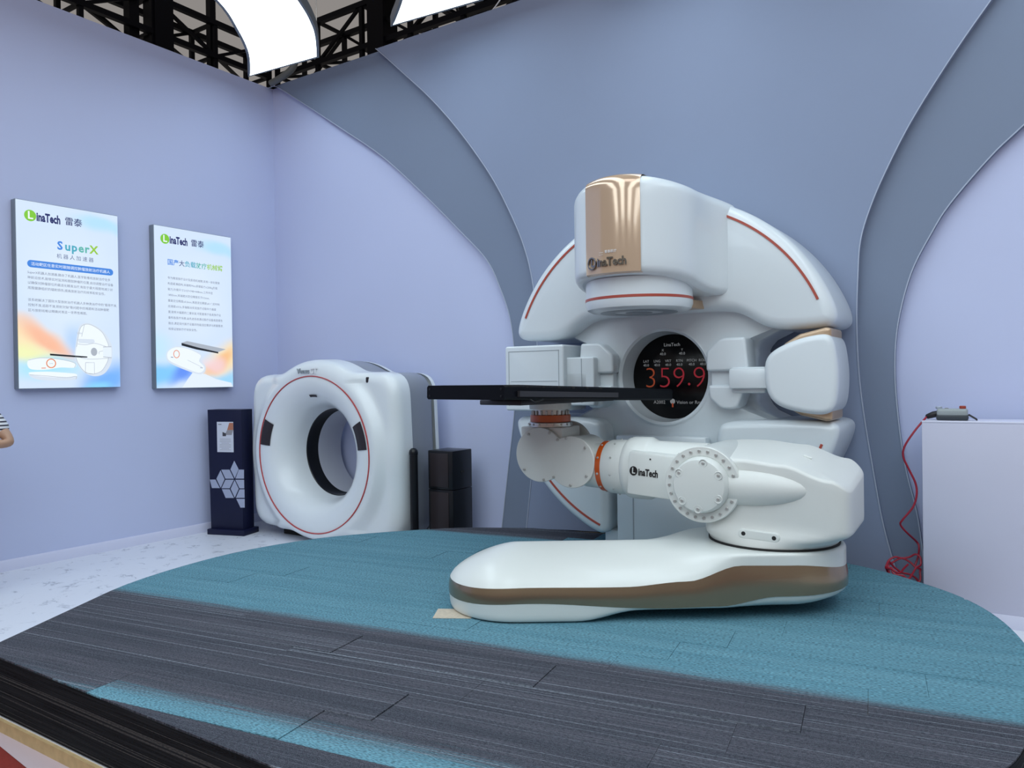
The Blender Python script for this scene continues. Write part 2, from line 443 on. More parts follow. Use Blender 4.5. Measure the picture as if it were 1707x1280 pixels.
# ================================================================== SETTING
XL, YB, HT, ST = -6.88, 5.71, 4.75, .27
# floor: marble-print booth floor on plywood, red aisle carpet in front
struct('floor', box(((XL+4)/2-.05, (1.619+YB+.2)/2, -.03), (4-XL+.3, YB+.2-1.619, .06)), 'marble')
tag(struct('trim_1', box(((XL+4)/2, 1.611, -.032), (4-XL, .016, .056)), 'plywood'), None)
struct('trim_2', ([Vector((XL, 1.603, -.058)), Vector((4, 1.603, -.058)), Vector((4, 1.30, -.058)), Vector((-3.0, 1.47, -.058)), Vector((-3.75, 1.545, -.058)), Vector((XL, 1.55, -.058))], [(0, 1, 2, 3, 4, 5)]), 'film')
struct('floor_aisle', box((-1.4, -2.22, -.08), (13, 7.6, .04)), 'red_carpet')
struct('wall_left', box((XL-.06, 2.5, HT/2), (.12, 6.54, HT)), 'lavender')
struct('wall_back', box((-1.4, YB+.06, HT/2), (10.96, .12, HT)), 'lavender')
struct('baseboard_left', pillow([(0, 0), (.018, 0), (.018, .075), (.008, .09), (0, .09)], -.8, YB, 0, 0, frame((XL, 0, 0), (1, 0, 0), (0, 0, 1), (0, 1, 0))), 'baseboard')

# layered grey hour-glass panels on the back wall (x, z) outlines
L1 = [(-6.875, 4.75), (-6.76, 4.74), (-6.32, 4.46), (-5.75, 4.08), (-5.21, 3.71), (-4.72, 3.29), (-4.26, 2.86), (-3.97, 2.57), (-3.83, 2.31), (-3.73, 2.04), (-3.69, 1.77), (-3.68, 1.56), (-3.70, 1.19), (-3.77, .71), (-3.85, .17), (-3.89, .003)]
R1 = [(-.50, .003), (-.55, .52), (-.62, .86), (-.66, 1.17), (-.68, 1.51), (-.66, 1.82), (-.58, 2.15), (-.46, 2.40), (-.35, 2.58), (-.13, 2.84), (.04, 3.0), (.5, 3.42), (1.1, 3.92), (1.7, 4.36), (2.3, 4.75)]
L2 = [(-5.22, 4.75), (-5.14, 4.68), (-4.89, 4.45), (-4.53, 4.11), (-4.20, 3.74), (-3.88, 3.31), (-3.68, 2.96), (-3.54, 2.65), (-3.46, 2.36), (-3.42, 2.0), (-3.42, 1.5), (-3.44, 1.1), (-3.5, .6), (-3.58, .003)]
R2 = [(-.62, .003), (-.70, .28), (-.76, .54), (-.81, .86), (-.86, 1.21), (-.89, 1.51), (-.90, 1.85), (-.89, 2.16), (-.87, 2.40), (-.80, 2.63), (-.70, 2.86), (-.56, 3.13), (-.35, 3.46), (-.12, 3.78), (.18, 4.16), (.45, 4.46), (.74, 4.75)]
def wall_panel(name, L, R, y0, y1, m):
    P = [(v.x, v.y) for v in catmull([(a, b, 0) for a, b in L], 5)] + [(v.x, v.y) for v in catmull([(a, b, 0) for a, b in R], 5)]
    P = [(a, min(b, 4.75)) for a, b in P]
    Mx = frame((0, 0, 0), (1, 0, 0), (0, 0, 1), (0, -1, 0))
    o = struct(name, pillow(P, -y0, -y1, 0, .004, Mx, seg=1), m)
    for seg in (L, R):   # pale cut edge of the panel
        pth = [Vector((v.x, y1-.002, min(v.y, 4.748))) for v in catmull([(a, b, 0) for a, b in seg], 5)]
        e = obj('edge_trim', strip_along(pth, .007, .003, (0, -1, 0)), 'grey_edge', o)
    return o
wall_panel('wall_panel_wide', L1, R1, YB, YB-.06, 'grey_mid')
wall_panel('wall_panel_narrow', L2, R2, YB-.06, YB-.12, 'grey_back')

# ================================================================== STAGE
def hull(P):
    P = sorted(set((round(p[0], 4), round(p[1], 4)) for p in P)); 
    def half(Q):
        h = []
        for p in Q:
            while len(h) > 1 and (h[-1][0]-h[-2][0])*(p[1]-h[-2][1])-(h[-1][1]-h[-2][1])*(p[0]-h[-2][0]) <= 0: h.pop()
            h.append(p)
        return h
    return half(P)[:-1]+half(P[::-1])[:-1]
OUT = [(-4.05, 1.62), (-4.02, 1.66), (-4.29, 2.09), (-4.6, 2.64), (-4.74, 3.25), (-4.73, 3.75), (-4.53, 4.33), (-4.0, 4.98), (-3.6, 5.24), (-3.04, 5.47), (-2.3, 5.56), (-1.5, 5.52), (-.95, 5.36), (-.69, 5.23), (-.5, 5.08), (-.31, 4.9), (-.16, 4.68), (-.04, 4.38), (.04, 4.0), (.06, 3.5), (.01, 3.03), (-.07, 2.75), (-.33, 2.2), (-.62, 1.82), (-.8, 1.62)]
sp = catmull([(a, b, 0) for a, b in OUT[1:-1]], 4)
STAGE = hull([OUT[0]]+[(v.x, v.y) for v in sp]+[OUT[-1]])
stage = thing('exhibition_stage', (-2.35, 3.5, 0), 'low round carpeted stage in teal and charcoal under the white machines', 'stage')
obj('stage_core', pillow([(-2.35+(p[0]+2.35)*.997, 3.5+(p[1]-3.5)*.997) for p in STAGE], .0, ST-.012), 'plywood', stage)
N2 = normals2([Vector(p) for p in STAGE])
P2 = [Vector(p) for p in STAGE]
obj('side_skirt', rings([[Vector((p.x-q.x*.004, p.y-q.y*.004, .004)) for p, q in zip(P2, N2)], [Vector((p.x+q.x*.002, p.y+q.y*.002, .006)) for p, q in zip(P2, N2)],
    [Vector((p.x+q.x*.002, p.y+q.y*.002, ST-.007)) for p, q in zip(P2, N2)], [Vector((p.x-q.x*.004, p.y-q.y*.004, ST-.006)) for p, q in zip(P2, N2)]], False, False), 'carpet_side', stage)
def clip(poly, C):
    for i in range(len(C)):
        a, b = C[i-1], C[i]; out = []
        f = lambda p: (b[0]-a[0])*(p[1]-a[1])-(b[1]-a[1])*(p[0]-a[0])
        for k in range(len(poly)):
            p, q = poly[k-1], poly[k]; fp, fq = f(p), f(q)
            if fp*fq < 0: t = fp/(fp-fq); out.append((p[0]+(q[0]-p[0])*t, p[1]+(q[1]-p[1])*t))
            if fq >= 0: out.append(q)
        poly = out
        if not poly: break
    return poly
ca, sa = math.cos(CSL), math.sin(CSL)
def uv2xy(u, v): return (u*ca-v*sa, u*sa+v*ca)
PW, PL = .25, 1.0
def row_tint(v0, v1, u):
    """dye at the two long edges of a plank row (v measured across the stripes)"""
    def t(v):
        if v > 5.30: return 0.0 if u < -2.1 else 1.0
        if v > 3.24: return 1.0
        if v > 3.06: return (v-3.06)/.18*.9+.1
        return 0.0
    return t(v0), t(v1)
V0 = 1.62
for r in range(-1, 17):
    v0 = V0*ca + r*PW-.06; off = (.21*r+.02) % 1.0
    for k in range(-7, 5):
        u0 = -.3+k*PL+off
        poly = clip([uv2xy(u0+.0006, v0+.0003), uv2xy(u0+PL-.0006, v0+.0003), uv2xy(u0+PL-.0006, v0+PW-.0003), uv2xy(u0+.0006, v0+PW-.0003)], STAGE)
        if len(poly) < 3: continue
        ar = abs(sum(poly[i-1][0]*poly[i][1]-poly[i][0]*poly[i-1][1] for i in range(len(poly))))/2
        if ar < .002: continue
        dz = random.uniform(-.0006, .0002)
        ta, tb = row_tint(v0, v0+PW, u0+.5)
        if r == 2: ta, tb = (.80, .12) if u0 > -3 else (.52, .0)
        n = len(poly); zt, zb = ST+dz, ST-.012
        c = (sum(p[0] for p in poly)/n, sum(p[1] for p in poly)/n)
        lift = random.choice((0, 0, 0, .004)) if r < 7 else random.choice((0, 0, .002))
        Vv = []
        for p in poly:
            u = p[0]*ca+p[1]*sa; Vv.append(Vector((p[0], p[1], zt+lift*smooth(.88, 1, (u-u0)/PL))))
        VF = (Vv+[Vector((p[0], p[1], zb)) for p in poly], [tuple(range(n)), tuple(range(2*n-1, n-1, -1))]+[(i, n+i, n+(i+1) % n, (i+1) % n) for i in range(n)])
        o = obj('carpet_plank', VF, 'carpet', stage, 20)
        at = o.data.attributes.new('tint', 'FLOAT', 'POINT')
        ow = wloc(o)
        for i, vv in enumerate(o.data.vertices):
            p = vv.co+ow; vq = (-p.x*sa+p.y*ca-v0)/PW; at.data[i].value = ta+(tb-ta)*max(0, min(1, vq))

# ================================================================== LINEAR ACCELERATOR
GX, GZ, GR = -2.07, 1.50, 1.225
lin = thing('linear_accelerator', (GX, 5.25, ST), 'large round white radiotherapy gantry with glossy tan nose and round black screen', 'medical machine')
FR = lambda y: frame((GX, y, GZ), (1, 0, 0), (0, 0, 1), (0, -1, 0))   # local: x right, y up, z toward the viewer
def arc(a0, a1, r, n): return [(r*math.cos(a0+(a1-a0)*i/n), r*math.sin(a0+(a1-a0)*i/n)) for i in range(n+1)]
YF = 4.95
def cover(up):
    zb = .285; th = math.asin(zb/GR)
    P = soften(arc(th, pi-th, GR, 80)+[(-.72, zb), (-.57, .43), (.57, .43), (.72, zb)], 320, 55)
    return [(a, b if up else -b) for a, b in P]
# main round drum behind the covers
def hourglass(n=120):
    """radius of the waisted body by angle"""
    out = []
    for i in range(n):
        a = 2*pi*i/n; r = GR-.04; hi = r
        # concave side notches
        z = r*math.sin(a)
        for it in range(60):
            x, z = abs(hi*math.cos(a)), abs(hi*math.sin(a))
            lim = interp([(0, .60), (.18, .62), (.33, .74), (.44, 1.0), (.5, 2)], z)
            if x <= lim: break
            hi -= .012
        out.append(hi)
    return out
HG = hourglass(160)
def polar_body(radii, hole, yfun, y_back, steps, bev=.06):
    n = len(radii); R = []
    for k in range(steps+1):
        t = k/steps
        R.append([Vector(((hole+(radii[i]-bev-hole)*t)*math.cos(2*pi*i/n), (hole+(radii[i]-bev-hole)*t)*math.sin(2*pi*i/n), yfun(t, 2*pi*i/n))) for i in range(n)])
    for k in range(1, 5):
        a = pi/2*k/4; R.append([Vector(((radii[i]-bev+bev*math.sin(a))*math.cos(2*pi*i/n), (radii[i]-bev+bev*math.sin(a))*math.sin(2*pi*i/n), yfun(1, 2*pi*i/n)-bev*(1-math.cos(a)))) for i in range(n)])
    R.append([Vector((radii[i]*math.cos(2*pi*i/n), radii[i]*math.sin(2*pi*i/n), y_back)) for i in range(n)])
    return rings(R, False, False)
VF = polar_body(HG, .335, lambda t, a: .05*(1-t)**2-.10*smooth(.3, 1, t)*abs(math.cos(a))**3, -.43, 10, .07)
waist = obj('waist_body', xf(FR(5.12), VF), 'gel', lin, 50)
up = obj('upper_cover', pillow(cover(True), -.60, 0, .03, .075, FR(YF), 6), 'gel', lin)
lowL = soften([(a, -b) for a, b in arc(math.asin(.285/GR), math.acos(.40/GR), GR, 60)]+[(.40, -.30), (.72, -.285)], 260, 90)
for s in (1, -1):
    lo = obj('lower_cover', pillow([(s*a, b) for a, b in lowL], -.60, 0, .03, .055, FR(YF), 6), 'gel', lin)
    pth = [Vector((GX+s*(GR-.075)*math.cos(a), YF-.001, GZ+(GR-.075)*math.sin(a))) for a in [-.38-(.79)*i/40 for i in range(41)]]
    obj('accent_stripe', strip_along(pth, .015, .004, (0, -1, 0)), 'redline', lo, label='thin copper red inlay stripe')
    pth = [Vector((GX+s*(GR-.075)*math.cos(a), YF-.001, GZ+(GR-.075)*math.sin(a))) for a in [.41+(.72)*i/40 for i in range(41)]]
    obj('accent_stripe', strip_along(pth, .015, .004, (0, -1, 0)), 'redline', up, label='thin copper red inlay stripe')
# central service panel and floor plinth between the lower covers
obj('service_panel', box((GX, 5.03, .69), (.66, .10, .80), .015), 'gel', lin)
obj('panel_seam', box((GX-.20, 4.979, .69), (.008, .004, .78)), 'seam', lin)
obj('plinth', box((GX, 5.24, .331), (.95, .34, .118), .02), 'gel', lin)
# screen well
obj('screen_well', lathe([(.345, .052), (.335, .054), (.318, .04), (.305, -.10), (.303, -.125)], FR(5.12), 96), 'gel', lin)
scr = obj('round_screen', lathe([(.001, -.118), (.30, -.118), (.304, -.121), (.304, -.14), (.001, -.14)], FR(5.12), 96), 'screen', lin, label='round black display reading 359.9 in red')
def scr_text(s, x, z, size, m, name='screen_text', **k):
    obj(name, text_mesh(s, size, FR(5.12) @ Matrix.Translation((x, z, -.1165)), .0003, **k), m, scr)
scr_text('LinaTech', .0, .228, .034, 'px_white')
for q in (-.07, .075): scr_text('X' if q < 0 else 'Y', q, .190, .024, 'px_white'); scr_text('40.0', q, .163, .027, 'px_white')
for i, w in enumerate(('LAT', 'LNG', 'VRT', 'RTN', 'PITCH', 'ROLL')):
    scr_text(w, (-.20, -.115, -.03, .055, .145, .228)[i], .112, .026, 'px_white'); scr_text('40.0', (-.20, -.115, -.03, .055, .145, .228)[i], .084, .026, 'px_white')
for i, w in enumerate(('3', '5', '9', '9')):
    scr_text(w, (-.165, -.055, .05, .200)[i], -.015, .215, 'px_orange' if i == 0 else 'px_red', res=4, bold=-.0045)
scr_text('.', .125, -.015, .16, 'px_red')
scr_text('A2002', -.10, -.185, .034, 'px_white'); scr_text('Vision or Rm', .12, -.185, .034, 'px_white')
obj('screen_icon', lathe([(.001, .0005), (.019, .0005)], FR(5.12) @ Matrix.Translation((.0, -.178, -.117)), 20), 'px_white', scr)
obj('screen_icon', box((.0, -.205, -.1165), (.012, .03, .0006), M=FR(5.12)), 'px_orange', scr)

# ---- treatment head: U-shaped nose, top follows the gantry circle
HC = 4.67
def head_plan(n=20):
    r = .415; pts = [(r*math.sin(a), HC-r*math.cos(a)) for a in [pi/2*i/n for i in range(n+1)]]   # nose, x>=0 half from the tip back
    pts += [(.42, 4.74), (.44, 4.82), (.475, 4.90), (.515, 4.97), (.54, 5.05)]
    return pts
HP = head_plan()
def head_top(x): return GZ + math.sqrt(max(0, (GR+.012)**2-x*x))
def head_bot(y): return 2.125-.10*smooth(4.3, 5.0, y)
def head_mesh():
    half = HP; n = len(half); K = 14
    outl = [(-x, y) for x, y in half[::-1]] + half[1:]          # left back -> tip -> right back
    Pn = [Vector(p) for p in outl]; Nn = []
    for i in range(len(Pn)):
        a, b = Pn[max(i-1, 0)], Pn[min(i+1, len(Pn)-1)]; t = (b-a).normalized(); Nn.append(Vector((t.y, -t.x)))
    rows = []
    def row(off, fz): return [Vector((GX+p.x-q.x*off, p.y-q.y*off, fz(p.x-q.x*off, p.y-q.y*off))) for p, q in zip(Pn, Nn)]
    be, tb = .05, .06
    for k in range(5):
        a = pi/2*k/4; rows.append(row(be*(1-math.sin(a)), lambda x, y, a=a: head_bot(y)+be*(1-math.cos(a))))
    for k in range(1, 8): rows.append(row(0, lambda x, y, k=k: (head_bot(y)+be)+(head_top(x)-tb-head_bot(y)-be)*k/8))
    for k in range(5):
        a = pi/2*k/4; rows.append(row(tb*(1-math.cos(a)), lambda x, y, a=a: head_top(x)-tb*(1-math.sin(a))))
    V, F = rings(rows, False, False, closed=False)
    m = len(Pn)
    # caps: stitch left and right halves
    for base, top in ((0, False), ((len(rows)-1)*m, True)):
        tip = m//2
        prev = None
        for i in range(1, tip+1):
            a, b = V[base+tip-i], V[base+tip+i]; line = []
            for c in range(K+1):
                t = c/K; p = a.lerp(b, t); 
                p.z = head_top(p.x-GX) if top else head_bot(p.y)
                line.append(len(V)); V.append(p)
            if prev is None:
                for c in range(K): F.append((base+tip, line[c], line[c+1]))
                F.append((base+tip, base+tip-1, line[0])); F.append((base+tip, line[-1], base+tip+1))
            else:
                for c in range(K): F.append((prev[c], line[c], line[c+1], prev[c+1]))
                F.append((base+tip-i+1, base+tip-i, line[0], prev[0])); F.append((base+tip+i-1, prev[-1], line[-1], base+tip+i))
            prev = line
    return V, F
head = obj('treatment_head', head_mesh(), 'gel', lin, 45)
# glossy tan panel wrapped over the nose and top
def tan_panel():
    rows = []; n = 18; am = math.radians(26); r = .421
    zs = [2.135+.0*i for i in range(1)]
    for k in range(15):
        t = k/14; row = []
        for i in range(n+1):
            a = -am+2*am*i/n; x, y = r*math.sin(a), HC-r*math.cos(a)
            z0, z1 = 2.14, head_top(x)-.055; row.append(Vector((GX+x, y, z0+(z1-z0)*t)))
        rows.append(row)
    for k in range(1, 6):
        b = pi/2*k/5; row = []
        for i in range(n+1):
            a = -am+2*am*i/n; x = r*math.sin(a); rr = r-.061*(1-math.cos(b)); 
            row.append(Vector((GX+x, HC-rr*math.cos(a), head_top(x)-.055+.061*math.sin(b))))
        rows.append(row)
    row = []
    for k in range(1, 8):
        rows.append([Vector((GX+r*math.sin(-am+2*am*i/n), HC-.36+.46*k/7+.36*(1-math.cos(-am+2*am*i/n))*(1-k/7), head_top(r*math.sin(-am+2*am*i/n))+.006)) for i in range(n+1)])
    # lower lip tucked under
    low = [Vector((p.x, p.y+.03, p.z-.008)) for p in rows[0]]
    return rings([low]+rows, False, False, closed=False)
tp = obj('nose_panel', tan_panel(), 'tan', head, 60, label='glossy tan gold nose panel')
def nose_text(s, size, z, m, xoff, depth, name, xs=1, bold=0, align='LEFT', r=.424, parent=None):
    V, F = text_mesh(s, size, ID, depth, align, xs=xs, bold=bold)
    W = []
    for v in V:
        a = (v.x+xoff)/.421; rr = r+v.z; W.append(Vector((GX+rr*math.sin(a), HC-rr*math.cos(a), z+v.y)))
    return obj(name, (W, F), m, parent or tp)
def nose_logo(z):
    # ringed L emblem then the lettering, raised metal letters
    for (r0_, r1_) in ((.034, .027),):
        V, F = rings([[Vector((r0_*math.cos(q), r0_*math.sin(q)*1.15, 0)) for q in [2*pi*i/24 for i in range(24)]], [Vector((r0_*math.cos(q), r0_*math.sin(q)*1.15, .012)) for q in [2*pi*i/24 for i in range(24)]],
            [Vector((r1_*math.cos(q), r1_*math.sin(q)*1.15, .012)) for q in [2*pi*i/24 for i in range(24)]], [Vector((r1_*math.cos(q), r1_*math.sin(q)*1.15, 0)) for q in [2*pi*i/24 for i in range(24)]]], False, False)
        W = []
        for v in V:
            a = (v.x-.127)/.421; rr = .423+v.z; W.append(Vector((GX+rr*math.sin(a), HC-rr*math.cos(a), z+v.y)))
        obj('logo_emblem', (W, F), 'chrome_dark', tp)
    nose_text('L', .062, z, 'chrome_dark', -.139, .006, 'logo_emblem', bold=.002)
    nose_text('inaTech', .072, z, 'chrome_dark', -.088, .006, 'logo_lettering', xs=.86, bold=.0022)
nose_logo(2.205)
nose_text('雷泰医疗', .020, 2.268, 'ink_white', -.035, .0006, 'small_lettering')
for dz in (-.008, .006):
    nose_text('__', .03, 2.272+dz, 'ink_white', -.075, .0006, 'small_lettering'); 
# collimator drum
CF = frame((GX, HC, 0), (1, 0, 0), (0, 1, 0), (0, 0, 1))
col = obj('collimator', lathe([(.30, 2.14), (.345, 2.12), (.345, 2.05), (.347, 2.01), (.347, 1.968), (.335, 1.938), (.305, 1.924), (.28, 1.922)], CF, 96, True, True), 'gel', lin)
obj('accent_stripe', lathe([(.344, 2.010), (.349, 2.008), (.349, 1.992), (.345, 1.990)], CF, 96), 'redline', col, label='thin copper red ring')
obj('aperture', lathe([(.25, 1.926), (.25, 1.920), (.16, 1.919), (.155, 1.924), (.09, 1.924), (.085, 1.919), (.001, 1.919)], CF, 64), 'lens_grey', col)
obj('shadow_tray', pillow(round_poly([(-.20, 4.80), (.30, 4.80), (.34, 5.0), (-.22, 5.0)], .03), 1.945, 2.0, .006, .006, frame((GX, 0, 0), (1, 0, 0), (0, 1, 0), (0, 0, 1))), 'tan_satin', lin)

# ---- imaging arms: holder tabs beside the screen, flat detector (left) and x-ray tube barrel (right)
def imaging_arm(s):
    T = frame((GX, 5.06, GZ), (s, 0, 0), (0, 0, 1), (0, -1, 0))
    arm = obj('arm_mount', merge(
        pillow(round_poly([(.34, .03), (.62, .03), (.60, .25), (.44, .25), (.34, .16)], [.02, .02, .02, .09, .05]), -.10, .09, .0, .02, T),
        pillow(round_poly([(.35, -.06), (.60, -.06), (.54, -.22), (.44, -.22), (.36, -.15)], [.02, .02, .05, .07, .05]), -.10, .09, .0, .02, T),
        pillow(round_poly([(.36, -.08), (.64, -.08), (.64, .05), (.36, .05)], .01), -.10, .045, .0, .01, T)), 'gel', lin)
    obj('arm_link', merge(box((.66, -.02, .10), (.30, .13, .10), .015, M=T), box((.62, -.03, .06), (.22, .17, .08), .015, M=T)), 'gel', arm)
    return arm
imaging_arm(-1); imaging_arm(1)
# flat-panel detector box on the left
dt = obj('detector_box', merge(pillow(round_poly([(-1.19, -.24), (-.68, -.24), (-.68, .245), (-1.19, .245)], .018), -.35, 0, .02, .015, FR(4.86)),
    pillow(round_poly([(-.70, -.20), (-.46, -.20), (-.46, .15), (-.70, .15)], .015), -.33, -.05, .02, .012, FR(4.86))), 'gel', lin, label='square white flat detector housing')
Mseam = FR(4.86)
for c, s_ in (((-.935, .205, .001), (.44, .004, .003)), ((-1.155, .0, .001), (.004, .41, .003)), ((-.72, .0, .001), (.004, .41, .003)), ((-.935, -.02, .001), (.40, .003, .003)), ((-.56, -.02, -.049), (.005, .32, .003))):
    obj('panel_seam', box(c, s_, M=Mseam), 'seam', dt)
obj('accent_stripe', box((-1.191, -.02, -.03), (.006, .13, .018), M=Mseam), 'redline', dt, label='short red marker stripe')
# barrel-shaped tube housing on the right, tan shells above and below
BP = [(.75, .10), (.80, .155), (.95, .22), (1.10, .245), (1.15, .235), (1.175, .07), (1.18, -.02), (1.165, -.19), (1.12, -.245), (.98, -.235), (.84, -.20), (.765, -.13), (.745, 0)]
BP = soften([(v.x, v.y) for v in catmull([(a, b, 0) for a, b in BP], 4, True)], 160, 40)
tb = obj('tube_housing', pillow(BP, -.42, 0, .04, .04, FR(4.86), 6), 'gel', lin, label='barrel shaped white tube housing')
for s in (1, -1):
    sh = [(.80, s*.16), (.95, s*.25), (1.10, s*.285), (1.135, s*.28), (1.135, s*.20), (.95, s*.17)]
    obj('tan_shell', pillow(round_poly(sh, .02), -.40, -.06, .01, .02, FR(4.86)), 'tan_satin', tb, label='satin tan shell strip')

# ================================================================== COUCH ROBOT
BL, BD = 1.42, 4.21; AL, AD = .015, 4.21
be_ = math.radians(32)
E2 = (math.cos(be_), -math.sin(be_)); Nn2 = (-math.sin(be_), -math.cos(be_))
def AR(s, n, z): return LW(BL+E2[0]*s+Nn2[0]*n, BD+E2[1]*s+Nn2[1]*n, z)
Ev = (AR(1, 0, 0)-AR(0, 0, 0)).normalized(); Nv = (AR(0, 1, 0)-AR(0, 0, 0)).normalized(); Zv = Vector((0, 0, 1))
rob = thing('couch_robot', LW(AL, AD, ST), 'white robotic arm on a low bronze banded base carrying a long black patient table', 'robot arm')
LEN = BL-AL
def link_levels():
    RR = .372
    def pt(i, n=128):
        # stadium perimeter: returns axis position a (0..LEN), normal (nx, ny)
        per = 2*LEN+2*pi*RR; d = per*i/n
        if d < LEN: return d, (0, -1)
        d -= LEN
        if d < pi*RR: q = -pi/2+d/RR; return LEN, (math.cos(q), math.sin(q))
        d -= pi*RR
        if d < LEN: return LEN-d, (0, 1)
        d -= LEN; q = pi/2+d/RR; return 0, (math.cos(q), math.sin(q))
    zbot = lambda s: interp([(.28, ST+.006), (.62, .318), (1.35, .322), (1.78, .345)], s)
    blow = lambda s: interp([(-.37, .352), (.05, .374), (.75, .338), (1.0, .345), (1.3, .392), (1.78, .40)], s)
    bhi = lambda s: interp([(-.37, .432), (.05, .452), (.55, .448), (.85, .47), (1.12, .548), (1.4, .545), (1.78, .50)], s)
    ztop = lambda s: .605
    n = 128; low, band, upp = [], [], []
    def ring(rho, zf):
        out = []
        for i in range(n):
            a, (nx, ny) = pt(i); s = a+nx*RR
            r = rho(s); out.append(LW(AL+a+nx*r, AD+ny*r, zf(s)))
        return out
    wid = lambda s: interp([(-.37, 1.0), (.35, 1.0), (.75, .97), (1.2, 1.0)], s)
    lr = lambda s: smooth(.35, .75, s)
    low.append(ring(lambda s: .02, zbot))
    low.append(ring(lambda s: RR*(.955-.30*lr(s)), zbot))
    for k in range(1, 6):
        a = pi/2*k/5
        low.append(ring(lambda s, a=a: RR*((.955-.30*lr(s))+(.045+.30*lr(s))*math.sin(a))*wid(s), lambda s, a=a: zbot(s)+(blow(s)-zbot(s))*(1-math.cos(a))*(.6+.4*lr(s))))
    low.append(ring(lambda s: RR*1.01*wid(s), blow))
    for k in range(5):
        t = k/4; band.append(ring(lambda s, t=t: RR*(1.012+.012*math.sin(pi*t)-.02*t)*wid(s), lambda s, t=t: blow(s)+(bhi(s)-blow(s))*t))
    b = lambda s: smooth(.70, 1.15, s)
    K = 12
    for k in range(K+1):
        t = k/K; a = pi/2*t
        def rho(s, a=a, t=t):
            dome = (1-t**1.25); fl = 1-.06*smooth(.35, .75, t)-.9*max(0, (t-.75)/.25)
            return max(.004, RR*.99*wid(s)*(dome+(fl-dome)*b(s)))
        def zf(s, a=a, t=t):
            dome = max(0, 1-max(0, 1-t**1.25)**1.4)**(1/1.4); fl = min(1, t/.62); fl = math.sin(pi/2*fl)**.9
            return bhi(s)+(ztop(s)-bhi(s))*(dome+(fl-dome)*b(s))
        upp.append(ring(rho, zf))
    return low, band, upp
lw_, bd_, up_ = link_levels()
obj('base_lower_shell', rings(lw_, True, False), 'robot', rob, 40)
obj('base_band', rings(bd_, False, False), 'bronze', rob, 60, label='glossy bronze wave band')
obj('base_upper_shell', rings(up_, False, True), 'robot', rob, 50)
obj('foot_gasket', cyl(axis_frame(LW(AL, AD, ST+.0040), (0, 0, 1)), .352, 0, .007, .001), 'rubber', rob)
ZF = lambda l, d: axis_frame(LW(l, d, 0), (0, 0, 1))
obj('base_screw', cyl(axis_frame(PZ(835, 925, .556)+Vector((0, 0, 0)), (-.2, -.3, 1)), .008, -.01, .004, .001, 16), 'steel', rob)
# slew ring + shoulder housing
obj('slew_gap', cyl(ZF(BL, BD), .343, .598, .616, .001, 64), 'rubber', rob)
def shoulder():
    R = []
    zb = .612
    def top(s): return interp([(-.30, 1.095), (-.10, 1.094), (.114, 1.074), (.342, 1.005), (.478, .925)], s)
    n = 176
    def ring(tau, shrink, dz=0):
        k = smooth(.0, .30, tau); s0 = -.335+.035*k; s1 = .335+.10*k; hn = .335-.035*k; p = 2+6*k
        out = []
        cs, hs = (s0+s1)/2, (s1-s0)/2-shrink; h = hn-shrink
        for i in range(n):
            q = 2*pi*i/n; c, s_ = math.cos(q), math.sin(q); m = (abs(c)**p+abs(s_)**p)**(-1/p)
            s = cs+hs*c*m; nn = h*s_*m
            out.append(AR(s, nn, zb+(top(s)-.03*nn/.3-zb)*tau+dz))
        return out
    R.append(ring(0, .02))
    for t in (0.0, .04, .10, .16, .22, .28, .34,   .45, .6, .75, .88, .955): R.append(ring(t, 0))
    for k in range(1, 6):
        a = pi/2*k/5; R.append(ring(.955+.045*math.sin(a), .022*(1-math.cos(a))))
    R.append(ring(1, .10, .002)); R.append(ring(1, .18, .003)); R.append(ring(1, .25, .003))
    return rings(R)
sh = obj('shoulder_housing', shoulder(), 'robot_cast', rob, 45)
def ellipsoid(c, r, M, seg=32, rg=16):
    return xf(M, rings([[Vector((c[0]+r[0]*math.cos(2*pi*i/seg)*math.cos(a), c[1]+r[1]*math.sin(2*pi*i/seg)*math.cos(a), c[2]+r[2]*math.sin(a))) for i in range(seg)] for a in [-pi/2*.98+pi*.98*k/rg for k in range(rg+1)]]))
AM = frame(AR(0, 0, 0), Ev, Nv, Zv)       # arm frame: x along, y toward viewer, z up
obj('motor_bulge', ellipsoid((-.10, .27, .915), (.36, .085, .098), AM), 'robot_cast', sh)
obj('cover_bar', pillow(round_poly([(-.10, .658), (.11, .648), (.11, .698), (-.10, .708)], .024), .285, .328, 0, .008, AM @ Matrix(((1, 0, 0, 0), (0, 0, 1, 0), (0, 1, 0, 0), (0, 0, 0, 1)))), 'robot', sh)
for s_, z_ in ((-.072, .683), (.082, .673)):
    obj('bar_hole', cyl(axis_frame(AR(s_, .322, z_), Nv), .011, 0, .0075, .001, 20), 'hole', sh)
obj('round_plug', lathe([(.001, .006), (.012, .006), (.013, .002), (.016, .002), (.018, 0)], axis_frame(AR(-.02, .318, .632), Nv), 20), 'robot', sh)
obj('lifting_slot', tube([AR(.17+.04*i/8, .02, 1.066-.012*i/8+.001) for i in range(9)], .006, 8), 'robot', sh)
